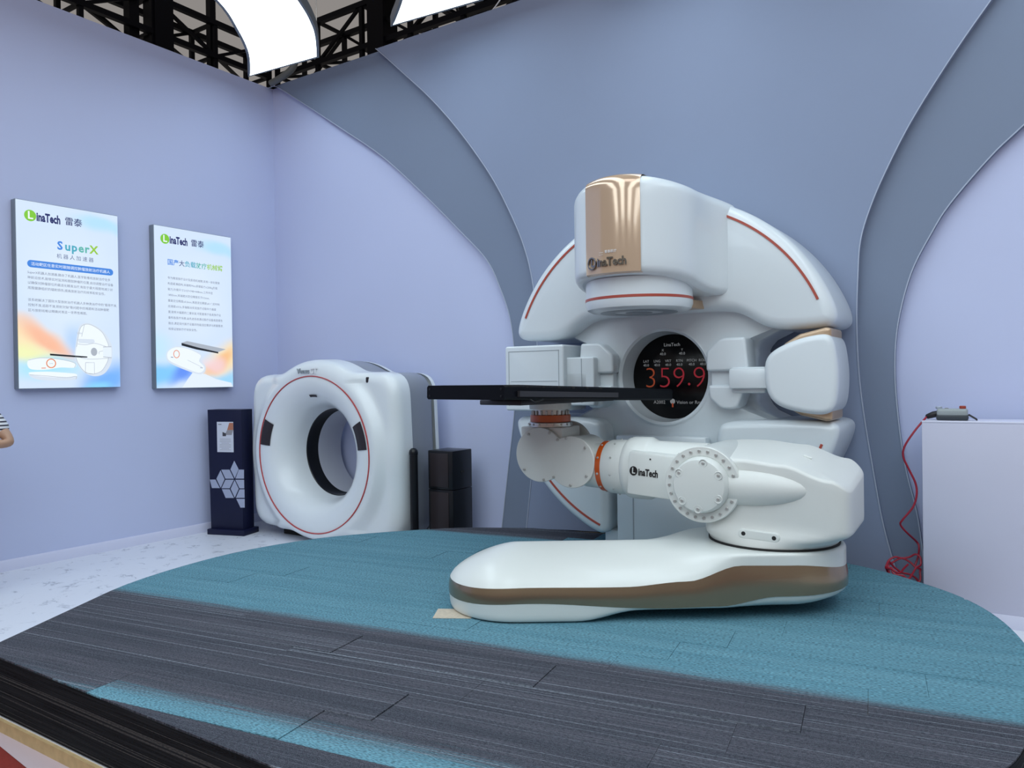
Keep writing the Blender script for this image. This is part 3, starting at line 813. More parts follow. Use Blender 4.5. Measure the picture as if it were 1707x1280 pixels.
# elbow joint
JS, JZ = -.285, .925
JF = axis_frame(AR(JS, 0, JZ), Nv)
obj('joint_drum', lathe([(.001, -.27), (.18, -.27), (.195, -.25), (.195, .30)], JF, 64, True), 'robot', rob)
jc = obj('joint_cover', lathe([(.195, .30), (.203, .305), (.203, .335), (.199, .340), (.155, .340), (.150, .337), (.148, .345), (.146, .375), (.135, .392), (.11, .398), (.001, .400)], JF, 96, False, True), 'robot', rob, 30, label='round bolted joint cover')
boltm = mesh_of('bolt', cyl(ID, .0085, -.004, .009, .002, 14), 'bolt')
for i in range(24):
    a = 2*pi*i/24+.06; 
    inst('bolt', boltm, JF @ Matrix.Translation((.178*math.cos(a), .178*math.sin(a), .340)), jc)
for a in (.5, 1.35, -.55, -1.6, 2.6, 3.9):
    aa = a
    p = JF @ Matrix.Translation((.122*math.cos(aa), .122*math.sin(aa), .392))
    obj('hub_recess', xf(p, rings([[Vector((r*math.cos(2*pi*i/20), r*math.sin(2*pi*i/20), h)) for i in range(20)] for r, h in ((.024, .004), (.020, .007), (.015, -.001), (.001, -.001))], False, True)), 'robot_cast', jc)
    inst('bolt', boltm, p, jc)
obj('joint_key', box((JS+.175, .335, JZ-.005), (.06, .02, .016), .003, M=AM), 'robot', jc)
# forearm
fa = obj('forearm_box', merge(box((-.575, .06, .935), (.40, .27, .255), .018, M=AM @ Matrix.Translation((-.575, 0, .935)) @ Matrix.Rotation(.07, 4, 'Y') @ Matrix.Translation((.575, 0, -.935)))), 'robot', rob)
obj('gap_seal', tube([JF @ Vector((.205*math.cos(a), .205*math.sin(a), .285)) for a in [math.radians(132+90*i/24) for i in range(25)]], .007, 8), 'rubber', rob)
FX = axis_frame(AR(0, 0, .955), Ev)   # tube along the arm
fx = Matrix.Translation((0, 0, 0))
tilt = Matrix.Translation(AR(-.6, 0, .95)) @ Matrix.Rotation(.0, 4, Nv) @ Matrix.Translation(-AR(-.6, 0, .95))
ft = obj('forearm_tube', lathe([(.10, -.985), (.150, -.975), (.163, -.95), (.166, -.84), (.180, -.825), (.186, -.80), (.186, -.70), (.176, -.68), (.165, -.66), (.160, -.35)], FX, 64, True, True), 'robot', rob)
obj('forearm_band', lathe([(.140, -1.005), (.153, -1.003), (.154, -.972), (.140, -.970)], FX, 64), 'orange', ft, label='bright orange joint ring')
for i in range(10):
    a = 2*pi*i/10+.2; d = FX.to_3x3() @ Vector((math.cos(a), math.sin(a), 0)); c = FX @ Vector((.165*math.cos(a), .165*math.sin(a), -.90))
    inst('bolt', boltm, axis_frame(c, d) @ Matrix.Diagonal((.7, .7, .7, 1)), ft)
    c2 = FX @ Vector((.153*math.cos(a), .153*math.sin(a), -.988)); inst('bolt', boltm, axis_frame(c2, d) @ Matrix.Diagonal((.8, .8, .6, 1)), ft)
# logo on the forearm
bt = Matrix.Translation((-.575, 0, .935)) @ Matrix.Rotation(.07, 4, 'Y') @ Matrix.Translation((.575, 0, -.935))
TF = AM @ bt @ Matrix(((1, 0, 0, 0), (0, 0, 1, .1965), (0, 1, 0, 0), (0, 0, 0, 1)))
# text x must read left to right for the viewer: viewer sees +Ev to the right
def emblem(M, r, m_disc, m_l, name, parent, dz=.0012):
    n = 28
    VF = pillow([(r*math.cos(2*pi*i/n), 1.12*r*math.sin(2*pi*i/n)) for i in range(n)], -.0005, dz, 0, 0, M)
    a = obj(name, VF, m_disc, parent)
    b_ = obj(name, text_mesh('L', r*2.0, M @ Matrix.Translation((.02*r, 0, dz+.0004)), .0004, bold=r*.04, xs=.9), m_l, parent)
emblem(TF @ Matrix.Translation((-.735, .948, 0)), .024, 'ink_black', 'robot', 'logo_emblem', fa)
obj('logo_lettering', text_mesh('inaTech', .056, TF @ Matrix.Translation((-.706, .944, 0)), .0012, 'LEFT', xs=.68, bold=.0016), 'ink_black', fa)
for z_ in (1.045,): obj('box_screw', cyl(axis_frame(AR(-.63, .196, 1.03), Nv), .005, 0, .002, .0005, 12), 'hole', fa)
# wrist
obj('wrist_neck', lathe([(.10, -1.20), (.134, -1.12), (.140, -1.006)], FX, 64, True, True), 'robot', rob)
def peanut():
    P = []; c1, r1, c2, r2 = (-1.386, 1.022), .172, (-1.165, .985), .160
    n = 120; cx, cz = -1.285, 1.005
    for i in range(n):
        a = 2*pi*i/n; d = Vector((math.cos(a), math.sin(a))); best = 0
        for c, r in ((c1, r1), (c2, r2)):
            o = Vector((c[0]-cx, c[1]-cz)); b = o.dot(d); q = b*b-(o.length_squared-r*r)
            if q > 0: best = max(best, b+math.sqrt(q))
        P.append(best)
    for it in range(3): P = [(P[i-1]+2*P[i]+P[(i+1) % n])/4 for i in range(n)]
    return [(cx+P[i]*math.cos(2*pi*i/n), cz+P[i]*math.sin(2*pi*i/n)) for i in range(n)]
PN = peanut()
SM = AM @ Matrix(((1, 0, 0, 0), (0, 0, 1, 0), (0, 1, 0, 0), (0, 0, 0, 1)))
PNs = [(-1.285+(a+1.285)*.96, 1.005+(b-1.005)*.96) for a, b in PN]
wr = obj('wrist_body', pillow(PNs, -.135, .135, .02, .0, SM), 'robot', rob)
wp = obj('wrist_plate', pillow(PN, .130, .150, .0, .006, SM), 'robot_cast', wr)
for a in (1.75, 2.5, 3.55, 4.25, 4.75, 5.35, 5.9, .35, .95, 1.35):
    n = len(PN); i = int((a % (2*pi))/(2*pi)*n); s_, z_ = PN[i]; s_ = -1.285+(s_+1.285)*.90; z_ = 1.005+(z_-1.005)*.90
    inst('bolt', boltm, axis_frame(AR(s_, .150, z_), Nv), wp)
WS = -1.386
WF = axis_frame(AR(WS, 0, 0), (0, 0, 1))
wb = obj('wrist_block', box((WS, 0, 1.135), (.30, .25, .12), .012, M=AM), 'robot', rob)
obj('wrist_ring', lathe([(.10, -.185), (.16, -.18), (.16, -.15), (.12, -.15)], axis_frame(AR(WS+.05, 0, 1.06), Nv), 48, True, True), 'robot', rob)
fl = obj('flange', cyl(WF, .140, 1.19, 1.222, .004, 64), 'steel', rob)
for i in range(18):
    a = 2*pi*i/18; inst('flange_bolt', boltm, axis_frame(WF @ Vector((.140*math.cos(a), .140*math.sin(a), 1.208)), WF.to_3x3() @ Vector((math.cos(a), math.sin(a), 0))) @ Matrix.Diagonal((.8, .8, .5, 1)), fl)
obj('flange_band', cyl(WF, .130, 1.222, 1.268, .003, 64), 'orange', rob, label='bright orange joint ring')
obj('clamp_ring', cyl(WF, .112, 1.268, 1.303, .002, 64), 'steel', rob)
for i in range(20):
    a = 2*pi*i/20; inst('clamp_bolt', boltm, WF @ Matrix.Translation((.117*math.cos(a), .117*math.sin(a), 1.272)) @ Matrix.Diagonal((.8, .8, 2.6, 1)), rob)
obj('adapter_plate', cyl(WF, .135, 1.303, 1.345, .004, 64), 'robot', rob)
# patient table
cA, cB = PD(841, 640.5, 3.9), PD(1121, 648.5, 5.12)     # near and far upper edge on the visible side
cC, cE = PD(841, 667, 3.9), PD(1121, 667, 5.12)
ax = Vector((cB.x-cA.x, cB.y-cA.y, 0)).normalized(); lat_ = Vector((-ax.y, ax.x, 0))     # lat_ points away (left)
TWD = .59
def table():
    R = []; N = 14
    for k in range(N+1):
        t = k/N; a = cA.lerp(cB, t); c = cC.lerp(cE, t)
        if k in (0,): a = a+Vector((0, 0, -.004)); 
        bz = .010
        l = lat_*TWD
        R.append([c+lat_*bz, c+Vector((0, 0, bz)), a-Vector((0, 0, bz)), a+lat_*bz, a+l-lat_*bz, a+l-Vector((0, 0, bz)), c+l+Vector((0, 0, bz)), c+l-lat_*bz])
    return rings(R)
tt = obj('patient_table', table(), 'couch_black', rob, 30, label='long flat black carbon patient table')
outw = -lat_
def on_side(t, f, off): 
    a = cA.lerp(cB, t); c = cC.lerp(cE, t); return c.lerp(a, f)+outw*off
def side_box(t0, t1, f0, f1, th, m, name):
    V = [on_side(t, f, o) for t in (t0, t1) for f in (f0, f1) for o in (-.002, th)]
    return obj(name, (V, [(0, 1, 3, 2), (4, 6, 7, 5), (0, 4, 5, 1), (2, 3, 7, 6), (1, 5, 7, 3), (0, 2, 6, 4)]), m, tt)
side_box(.06, .60, .22, .60, .018, 'rail_grey', 'side_rail')
for t in (.02, .10, .18, .26, .34, .42, .50): 
    side_box(t, t+.012, .84, .97, .003, 'rubber', 'index_notch')
for f in (.25, .7):
    for q in (.04, .96):
        c = cC.lerp(cA, f)+lat_*TWD*q-ax*.001; obj('end_screw', cyl(axis_frame(c, -ax), .006, 0, .002, .0005, 12), 'black', tt)
cm = on_side(.45, 0, 0)+lat_*TWD/2
obj('carriage', box((0, 0, 0), (.34, .95, .030), .006, M=frame(Vector((AR(WS, 0, 0).x, AR(WS, 0, 0).y, 1.3585)), -lat_, ax, Zv)), 'rail_grey', rob)
obj('latch', tube([on_side(.12, 0, .0)+Vector((0, 0, .004)), on_side(.13, -.12, .02), on_side(.17, .06, .022)], .004, 6), 'black', tt)
# beige packing card caught under the foot
c_ = PZ(742, 1023, ST)
cardo = obj('packing_card', box((0, 0, .0031), (.20, .16, .0014), M=Matrix.Translation(Vector((c_.x+.045, c_.y+.02, ST))) @ Matrix.Rotation(.5, 4, 'Z')), 'card')
tag(cardo, 'scrap of beige packing card poking out under the robot foot', 'cardboard')

# ================================================================== CT SCANNER
CX, CZ, CY = -5.42, .83, 4.90
ct = thing('ct_scanner', (CX, 5.2, 0), 'white and grey doughnut CT scanner with thin red ring around its bore', 'medical scanner')
CFm = lambda y: frame((CX, y, CZ), (1, 0, 0), (0, 0, 1), (0, -1, 0))
def ct_radii(n, inset=0):
    # shouldered outline with a bump above and below the ring
    P = round_poly([(.955, -.74), (.985, 0), (.955, .745), (-.955, .745), (-.985, 0), (-.955, -.74)], [.16, .0, .15, .15, 0, .16], 8)
    out = []
    for i in range(n):
        a = 2*pi*i/n; d = Vector((math.cos(a), math.sin(a))); best = 5
        for k in range(len(P)):
            p, q = P[k-1], P[k]; e = q-p; det = d.x*(-e.y)-d.y*(-e.x)
            if abs(det) < 1e-9: continue
            t = (p.x*(-e.y)-p.y*(-e.x))/det; u = (d.x*p.y-d.y*p.x)/det
            if t > 0 and -1e-6 <= u <= 1+1e-6: best = min(best, t)
        bump = .875 if d.y > 0 else .80
        lim = bump
        v = max(best, 0)
        if lim > best: v = best+(lim-best)
        out.append(v-inset)
    for it in range(5): out = [(out[i-1]+2*out[i]+out[(i+1) % n])/4 for i in range(n)]
    return out
CN = 180
RC = ct_radii(CN)
def ct_front():
    R = []; n = CN; hole = .722
    def P(r, i, y): return Vector((r*math.cos(2*pi*i/n), r*math.sin(2*pi*i/n), y))
    R.append([P(hole, i, .028) for i in range(n)])
    for k in range(1, 13):
        row = []
        for i in range(n):
            rm = RC[i]-.12; r = hole+(max(rm, hole+.02)-hole)*k/12
            row.append(P(r, i, .032-.075*smooth(.765, .90, r)))
        R.append(row)
    for k in range(1, 7):
        a = pi/2*k/6; row = []
        for i in range(n):
            rm = max(RC[i]-.12, hole+.02); b = RC[i]-rm; row.append(P(rm+b*math.sin(a), i, (.032-.075*smooth(.765, .90, rm))-.11*(1-math.cos(a))))
        R.append(row)
    R.append([P(RC[i]+.004, i, -.24) for i in range(n)]); R.append([P(RC[i]-.01, i, -.25) for i in range(n)])
    return rings(R, False, False)
cf = obj('front_shell', xf(CFm(CY), ct_front()), 'ct_white', ct, 50)
def ct_rear():
    n = CN
    def P(r, i, y): return Vector((r*math.cos(2*pi*i/n), r*math.sin(2*pi*i/n), y))
    R = [[P(RC[i]-.012, i, -.22) for i in range(n)], [P(RC[i]-.006, i, -.26) for i in range(n)], [P(RC[i]-.006, i, -.52) for i in range(n)], [P(RC[i]-.03, i, -.56) for i in range(n)], [P(RC[i]-.10, i, -.58) for i in range(n)], [P(.43, i, -.58) for i in range(n)]]
    return rings(R, False, False)
obj('rear_body', xf(CFm(CY), ct_rear()), 'ct_grey', ct, 40)
obj('rear_cover', xf(CFm(CY), rings([[Vector(((RC[i]-.01)*math.cos(2*pi*i/CN), (RC[i]-.01)*math.sin(2*pi*i/CN), h)) for i in range(CN)] for h in (-.575, -.62)]+[[Vector((.60*math.cos(2*pi*i/CN), .60*math.sin(2*pi*i/CN), -.64)) for i in range(CN)], [Vector((.43*math.cos(2*pi*i/CN), .43*math.sin(2*pi*i/CN), -.62)) for i in range(CN)]], False, False)), 'ct_white', ct, 40)
bore = obj('bore_flare', lathe([(.724, .028), (.70, .034), (.64, .031), (.58, .018), (.52, -.022), (.47, -.09), (.435, -.175), (.415, -.28)], CFm(CY), 128), 'ct_white', ct)
obj('bore_window', lathe([(.416, -.278), (.408, -.285), (.406, -.42), (.402, -.425)], CFm(CY), 128), 'black', ct, label='black ring window inside the bore')
obj('bore_tube', lathe([(.402, -.42), (.40, -.52), (.402, -.66), (.412, -.735), (.43, -.74), (.44, -.62)], CFm(CY), 128), 'ct_inner', ct)
obj('ring_line', lathe([(.716, .030), (.718, .037), (.726, .037), (.728, .028)], CFm(CY), 160), 'red_ct', ct, label='thin red ring line')
def on_flare(r):  # depth of the flare at radius r
    T = [(.415, -.28), (.435, -.175), (.47, -.09), (.52, -.022), (.58, .018), (.64, .031), (.70, .034), (.724, .028)]
    for (a, u), (b, v) in zip(T, T[1:]):
        if r <= b: return u+(v-u)*(r-a)/(b-a)
    return .028
def flare_patch(r0_, r1_, a0, a1, m, name, skew=0):
    R = []; n = 8
    for k in range(n+1):
        r = r0_+(r1_-r0_)*k/n; row = []
        for i in range(n+1):
            a = a0+(a1-a0)*i/n+skew*(1-k/n)*(1 if i > n/2 else 0); row.append(Vector((r*math.cos(a), r*math.sin(a), on_flare(r)+.006)))
        R.append(row)
    return obj(name, xf(CFm(CY), rings(R, False, False, closed=False)), m, bore)
flare_patch(.585, .705, math.radians(6), math.radians(27), 'ct_dark', 'control_panel')
flare_patch(.585, .705, math.radians(180-27), math.radians(180-6), 'ct_dark', 'control_panel')
flare_patch(.530, .552, math.radians(85), math.radians(95), 'ct_dark', 'laser_slot')
obj('model_lettering', text_mesh('Venus', .066, CFm(CY) @ Matrix.Translation((-.005, .768, .036)), .007, 'RIGHT', bold=.001), 'seam', cf)
obj('model_lettering', text_mesh('CT', .070, CFm(CY) @ Matrix.Translation((.005, .768, .036)), .007, 'LEFT', bold=.003), 'ink_white', cf)
sn = obj('sensor_window', pillow(round_poly([(.63, .655), (.655, .655), (.655, .705), (.63, .705)], .012), -.06, -.038, 0, .002, CFm(CY)), 'ct_dark', cf)
obj('base_foot', box((CX, 5.28, .025), (1.35, .36, .05), .008), 'rubber', ct)

# ================================================================== LIGHTBOX POSTERS
def poster(y0, z0, blobs, label, name):
    w, h = .855, 1.555
    cy_, cz_ = y0+w/2, z0+h/2
    t = thing('lightbox_poster', (XL, cy_, z0), label, 'poster', 'lightbox posters on the side wall')
    # frame: tray with a shallow rim
    obj('box_frame', box((XL+.036, cy_, cz_), (.072, w, h), .004), 'frame_grey', t)
    MATS['print_'+name] = poster_mat('print_'+name, blobs)
    f = obj('printed_film', box((XL+.0745, cy_, cz_), (.006, w-.010, h-.010)), 'print_'+name, t)
    M = frame((XL+.0778, cy_, cz_), (0, 1, 0), (0, 0, 1), (1, 0, 0))
    return t, f, M
def ptext(f, M, s, x, y, size, m, align='LEFT', name='print_lettering', bold=0, xs=1, spacing=1):
    obj(name, text_mesh(s, size, M @ Matrix.Translation((x, y, .0003)), .0, align, xs=xs, bold=bold, spacing=spacing), m, f)
def pshape(f, M, P, m, lvl=1, name='print_shape'):
    Pc = ccw(P); V = [M @ Vector((p.x, p.y, .0003*lvl)) for p in Pc]
    obj(name, (V, [tuple(range(len(V)))]), m, f)
def pline(f, M, P, w, m, lvl=2, name='print_line'):
    P = [Vector((a, b, 0)) for a, b in P]; R = []
    for i, p in enumerate(P):
        t = (P[min(i+1, len(P)-1)]-P[max(i-1, 0)]).normalized(); s = Vector((-t.y, t.x, 0))*w/2
        R.append([M @ (p-s+Vector((0, 0, .0003*lvl))), M @ (p+s+Vector((0, 0, .0003*lvl)))])
    obj(name, rings(R, False, False, closed=False), m, f)
def plogo(f, M, x, y):
    n = 28; r = .047
    pshape(f, M, [(x+r*math.cos(2*pi*i/n), y+r*math.sin(2*pi*i/n)) for i in range(n)], 'f_green', 1, 'logo_emblem')
    ptext(f, M @ Matrix.Translation((0, 0, .0004)), 'L', x, y, .088, 'f_white', 'CENTER', 'logo_emblem', .002)
    ptext(f, M, 'inaTech', x+.048, y-.004, .098, 'f_navy', 'LEFT', 'logo_lettering', .0038, .62)
    ptext(f, M, '雷泰', x+.275, y-.004, .074, 'f_navy', 'LEFT', 'logo_lettering', .0006)
def spl(P, n=6, closed=True): return [(v.x, v.y) for v in catmull([(a, b, 0) for a, b in P], n, closed)]
t1, f1, M1 = poster(3.02, 1.475, [
    (-.45, -.36, .62, .24, -.35, (1.0, .80, .42), 1.0), (-.20, -.38, .40, .12, -.62, (1.0, .46, .22), 1.0), (-.42, -.48, .40, .12, -.25, (.92, .96, .40), .9),
    (-.20, -.62, .40, .14, .05, (.30, .80, .97), .85), (.06, -.36, .14, .26, .3, (.22, .50, .96), .55), (.30, -.72, .40, .20, .4, (.10, .40, .98), 1.0), (.22, -.78, .20, .08, .1, (.20, .70, 1.0), .8),
    (.28, .66, .34, .10, -.15, (.38, .74, .99), .85), (.0, .1, .5, .6, 0, (.80, .90, 1.0), .5)],
    'lit poster with a blue banner, two text paragraphs and a round machine picture', 'a')
plogo(f1, M1, -.315, .655)
for i, ch in enumerate('SuperX'):
    ptext(f1, M1, ch, -.105+(0, .062, .118, .176, .230, .275)[i], .435, .098, ('f_blue', 'f_teal', 'f_teal', 'f_teal2', 'f_teal2', 'f_lime')[i], bold=.003)
ptext(f1, M1, '机器人加速器', .045, .345, .044, 'f_slate', 'CENTER', spacing=1.45)
pshape(f1, M1, round_poly([(-.345, .228), (.375, .228), (.375, .288), (-.345, .288)], .0295, 8), 'f_blue', 1, 'print_banner')
ptext(f1, M1 @ Matrix.Translation((0, 0, .0004)), '活动靶区任意实时跟随调控肿瘤放射治疗机器人', .015, .256, .0315, 'f_white', 'CENTER')
for i, s in enumerate(('SuperX机器人加速器,融合了机器人,医学影像和放射治疗在多', '种前沿技术,能够实时监测和跟踪肿瘤的位置,自动调整治疗设备', '以确保对肿瘤部位的最适化精准治疗,有助于最大程度地减少对', '周围健康组织的辐射损伤,提高放射治疗的效率和安全性。',
        '该系统解决了国际大型放射治疗机器人多种类治疗中的"看得不准,', '控制不准,追踪不准,照射欠缺"等问题中的难题和活动肿瘤靶', '区与放射线难以精确对准这一世界性难题。')):
    ptext(f1, M1, s, -.345, .185-.043*i-(.055 if i > 3 else 0), .0262, 'f_text')
# printed picture: gantry, arm and table
g = (.20, -.445)
pshape(f1, M1, spl([(.03, -.42), (.06, -.26), (.10, -.215), (.17, -.215), (.27, -.27), (.34, -.37), (.355, -.46), (.34, -.56), (.28, -.65), (.19, -.675), (.10, -.64), (.04, -.56), (.02, -.50)]), 'f_lgrey', 1)
pshape(f1, M1, spl([(.04, -.42), (.07, -.27), (.11, -.225), (.17, -.225), (.26, -.28), (.31, -.37), (.32, -.46), (.30, -.56), (.25, -.63), (.17, -.655), (.10, -.63), (.05, -.56), (.03, -.50)]), 'f_white', 2)
pshape(f1, M1, round_poly([(.05, -.35), (.19, -.35), (.20, -.375), (.17, -.39), (.06, -.385)], .01), 'f_lgrey', 3)
pshape(f1, M1, round_poly([(.27, -.42), (.345, -.415), (.345, -.505), (.27, -.50)], .012), 'f_pale', 3); pline(f1, M1, [(.27, -.415), (.345, -.41)], .006, 'f_mgrey', 4); pline(f1, M1, [(.27, -.503), (.345, -.51)], .006, 'f_mgrey', 4)
pshape(f1, M1, [(.19+.028*math.cos(a), -.46+.036*math.sin(a)) for a in [2*pi*i/20 for i in range(20)]], 'f_mgrey', 3)
pline(f1, M1, [(.115, -.555), (.19, -.555), (.19, -.655), (.11, -.645), (.115, -.555)], .004, 'f_mgrey', 4)
for P_ in ([(.04, -.42), (.07, -.27), (.11, -.225), (.17, -.225), (.26, -.28), (.31, -.37), (.32, -.41)], [(.32, -.51), (.30, -.56), (.25, -.63), (.17, -.655), (.10, -.63), (.05, -.56), (.03, -.50)], [(.05, -.395), (.12, -.40), (.20, -.385), (.31, -.415)], [(.03, -.50), (.14, -.525), (.32, -.515)],
           [(-.35, -.54), (-.25, -.52), (-.10, -.53), (.02, -.56), (.02, -.60)], [(-.34, -.66), (-.20, -.672), (-.05, -.685), (.03, -.675), (.03, -.70)], [(.11, -.225), (.085, -.33)], [(.27, -.45), (.235, -.46), (.235, -.48)]):
    pline(f1, M1, spl(P_, 5, False), .0035, 'f_mgrey', 5)
ptext(f1, M1 @ Matrix.Translation((0, 0, .001)), 'Lina', .045, -.30, .026, 'f_mgrey')
pshape(f1, M1, [(-.18, -.483), (.13, -.502), (.13, -.512), (.06, -.512), (-.18, -.498)], 'f_black', 5)
pshape(f1, M1, spl([(-.35, -.54), (-.25, -.52), (-.10, -.53), (.02, -.56), (.02, -.60), (-.10, -.60), (-.22, -.62), (-.34, -.61)]), 'f_white', 2)
pshape(f1, M1, spl([(-.34, -.645), (-.20, -.64), (-.05, -.65), (.03, -.66), (.03, -.70), (-.08, -.71), (-.25, -.705), (-.33, -.68)]), 'f_lgrey', 2)
pshape(f1, M1, spl([(-.34, -.64), (-.20, -.635), (-.05, -.645), (.03, -.655), (.03, -.675), (-.08, -.685), (-.25, -.675), (-.33, -.66)]), 'f_white', 3)
pline(f1, M1, [(-.172+.036*math.cos(a), -.565+.036*math.sin(a)) for a in [2*pi*i/24 for i in range(25)]], .008, 'f_orange', 4)
ptext(f1, M1 @ Matrix.Translation((0, 0, .001)), 'Lina', -.172, -.565, .018, 'f_mgrey', 'CENTER')
pline(f1, M1, [(-.25, -.605), (-.215, -.604)], .006, 'f_orange', 4)
t2, f2, M2 = poster(4.22, 1.455, [
    (.34, -.48, .42, .22, .6, (1.0, .76, .38), 1.0), (.24, -.54, .28, .10, .7, (1.0, .50, .12), 1.0), (.20, -.55, .16, .12, 0, (.95, .72, .88), .6),
    (-.40, -.66, .50, .16, .1, (.12, .55, .99), .95), (-.12, -.64, .26, .12, .5, (.04, .22, .92), 1.0), (.30, -.72, .50, .12, .35, (.25, .68, .98), .85), (-.45, -.40, .3, .2, 0, (.45, .82, .98), .6),
    (.28, .62, .34, .10, -.15, (.38, .74, .99), .85), (.0, .1, .5, .6, 0, (.80, .90, 1.0), .5)],
    'lit poster with one long paragraph above a tilted robot arm picture, without banner', 'b')
plogo(f2, M2, -.315, .655)
for i, ch in enumerate('国产大负载放疗机械臂'):
    ptext(f2, M2, ch, -.295+.0615*i, .435, .062, ('f_blue', 'f_blue', 'f_slate', 'f_teal', 'f_teal', 'f_teal2', 'f_teal2', 'f_lime', 'f_lime', 'f_lime')[i], bold=.0008)
for i, s in enumerate(('专为精准放疗设计及医用机械臂,采用一体化臂架', '构造紧凑结构,末端有Mms承载能力≥200kg负载', '能力,外廓尺寸2157×748×448mm,工作半径', '1850mm,末端绝对定位精度优于0.5mm,', '重复定位精度±0.2mm,角度定位精度±0.1°,实时响',
        '应速度≤0.5s,多轴联动实现放疗过程中六维度', '置,能够大幅度的二重安装,可配套用于各类放疗设', '备和各医疗场景,由先进系统通过医疗设备高度柔性', '融合,满足现代医疗设备的性能适应需求与质量要求,', '和保证放射疗疗效安全性。')):
    ptext(f2, M2, s, -.295, .285-.0545*i, .0272, 'f_text')
pshape(f2, M2, [(-.16, -.772), (-.10, -.69), (-.04, -.62), (.10, -.64), (.22, -.69), (.40, -.73), (.415, -.772)], 'f_pale', 1)
pshape(f2, M2, spl([(-.31, -.42), (-.22, -.37), (-.10, -.38), (.02, -.42), (.06, -.46), (.05, -.51), (.10, -.56), (.09, -.62), (.02, -.64), (-.12, -.60), (-.27, -.54), (-.32, -.49)]), 'f_lgrey', 2)
pshape(f2, M2, spl([(-.30, -.42), (-.22, -.38), (-.10, -.39), (.01, -.43), (.05, -.46), (.03, -.51), (.08, -.56), (.08, -.60), (.02, -.625), (-.12, -.58), (-.27, -.52), (-.31, -.48)]), 'f_white', 3)
pshape(f2, M2, [(-.16, -.335), (.02, -.375), (.25, -.415), (.25, -.43), (.0, -.395), (-.16, -.36)], 'f_black', 5)
pshape(f2, M2, [(-.16, -.335), (-.10, -.315), (.34, -.385), (.25, -.415), (.02, -.375)], 'f_mgrey', 5)
pline(f2, M2, [(-.215+.030*math.cos(a), -.445+.036*math.sin(a)) for a in [2*pi*i/24 for i in range(25)]], .007, 'f_orange', 4)
pline(f2, M2, [(-.275, -.475), (-.25, -.477)], .006, 'f_slate', 4); pline(f2, M2, [(-.10, -.50), (.06, -.57)], .003, 'f_mgrey', 4); pline(f2, M2, [(.04, -.575), (.07, -.578)], .008, 'f_mgrey', 4)

# ================================================================== INFORMATION STAND (navy kiosk)
ka, kb = PZ(347, 890, 0), PZ(404, 893, 0)
kx = Vector((kb.x-ka.x, kb.y-ka.y, 0)); kw = kx.length; kx.normalize(); kn = Vector((kx.y, -kx.x, 0))   # kn toward viewer
KM = frame((ka.x, ka.y, 0), kx, (0, 0, 1), kn)
ks = thing('information_stand', ka+kx*kw/2-kn*.12, 'slim dark navy information stand with a paper sheet and pale diamond pattern', 'stand')
KH = PD(345, 683, (ka-CAM).dot(fwd)).z
bw = kw-.02
obj('stand_body', pillow([(.02, .05), (bw+.015, .05), (bw+.015, KH), (.0, KH)], -.20, -.02, .004, .004, KM, 2), 'navy', ks)
obj('stand_plinth', box((kw/2+.02, .027, -.10), (kw+.03, .054, .24), .004, M=KM), 'navy', ks)
pp = obj('paper_sheet', box((.205, KH-.27, -.0195), (.19, .30, .002), M=KM), 'paper', ks)
obj('sheet_print', pillow([(.23, KH-.20), (.30, KH-.20), (.30, KH-.13), (.255, KH-.13)], -.0188, -.018, 0, 0, KM), 'paper_orange', pp)
obj('sheet_print', pillow([(.20, KH-.25), (.28, KH-.25), (.30, KH-.20), (.23, KH-.20)], -.0188, -.018, 0, 0, KM), 'paper_grey', pp)
obj('sheet_print', pillow([(.175, KH-.262), (.215, KH-.262), (.215, KH-.235), (.175, KH-.22)], -.0186, -.0178, 0, 0, KM), 'paper_dark', pp)
for i in range(9):
    obj('sheet_line', box((.205, KH-.29-.0135*i, -.0186), (.13 if i % 4 < 3 else .09, .0035, .0006), M=KM), 'paper_grey', pp)
obj('sheet_line', box((.145, KH-.145, -.0186), (.04, .006, .0006), M=KM), 'paper_dark', pp)
def kpix(x, y):   # crop position on the stand front -> stand coordinates
    p = PD(331.2+x*.1874, 670+y*.1875, (ka-CAM).dot(fwd)+.0); d = ray(331.2+x*.1874, 670+y*.1875)
    t = ((ka-kn*.02)-CAM).dot(kn)/d.dot(kn); q = CAM+d*t-Vector((ka.x, ka.y, 0))
    return (q.dot(kx), q.z)
RH = [[(317, 520), (357, 598), (322, 680), (282, 598)], [(200, 600), (275, 600), (315, 683), (238, 683)], [(195, 605), (232, 687), (197, 765), (157, 683)], [(80, 688), (150, 688), (190, 766), (118, 766)],
      [(238, 690), (315, 690), (277, 768), (202, 768)], [(357, 600), (404, 600), (404, 682), (327, 682)], [(325, 690), (405, 690), (406, 769), (364, 769)], [(320, 692), (358, 772), (322, 852), (284, 772)],
      [(206, 774), (276, 774), (316, 854), (240, 854)], [(364, 775), (408, 775), (409, 853), (330, 853)], [(334, 860), (410, 860), (411, 940), (372, 940)]]
for P in RH:
    Q = [(max(.014, a), b) for a, b in [kpix(*p) for p in P]]; c = (sum(q[0] for q in Q)/4, sum(q[1] for q in Q)/4)
    obj('diamond_print', pillow([(c[0]+(q[0]-c[0])*.97, c[1]+(q[1]-c[1])*.97) for q in Q], -.0205, -.0185, 0, 0, KM), 'rhomb', ks)

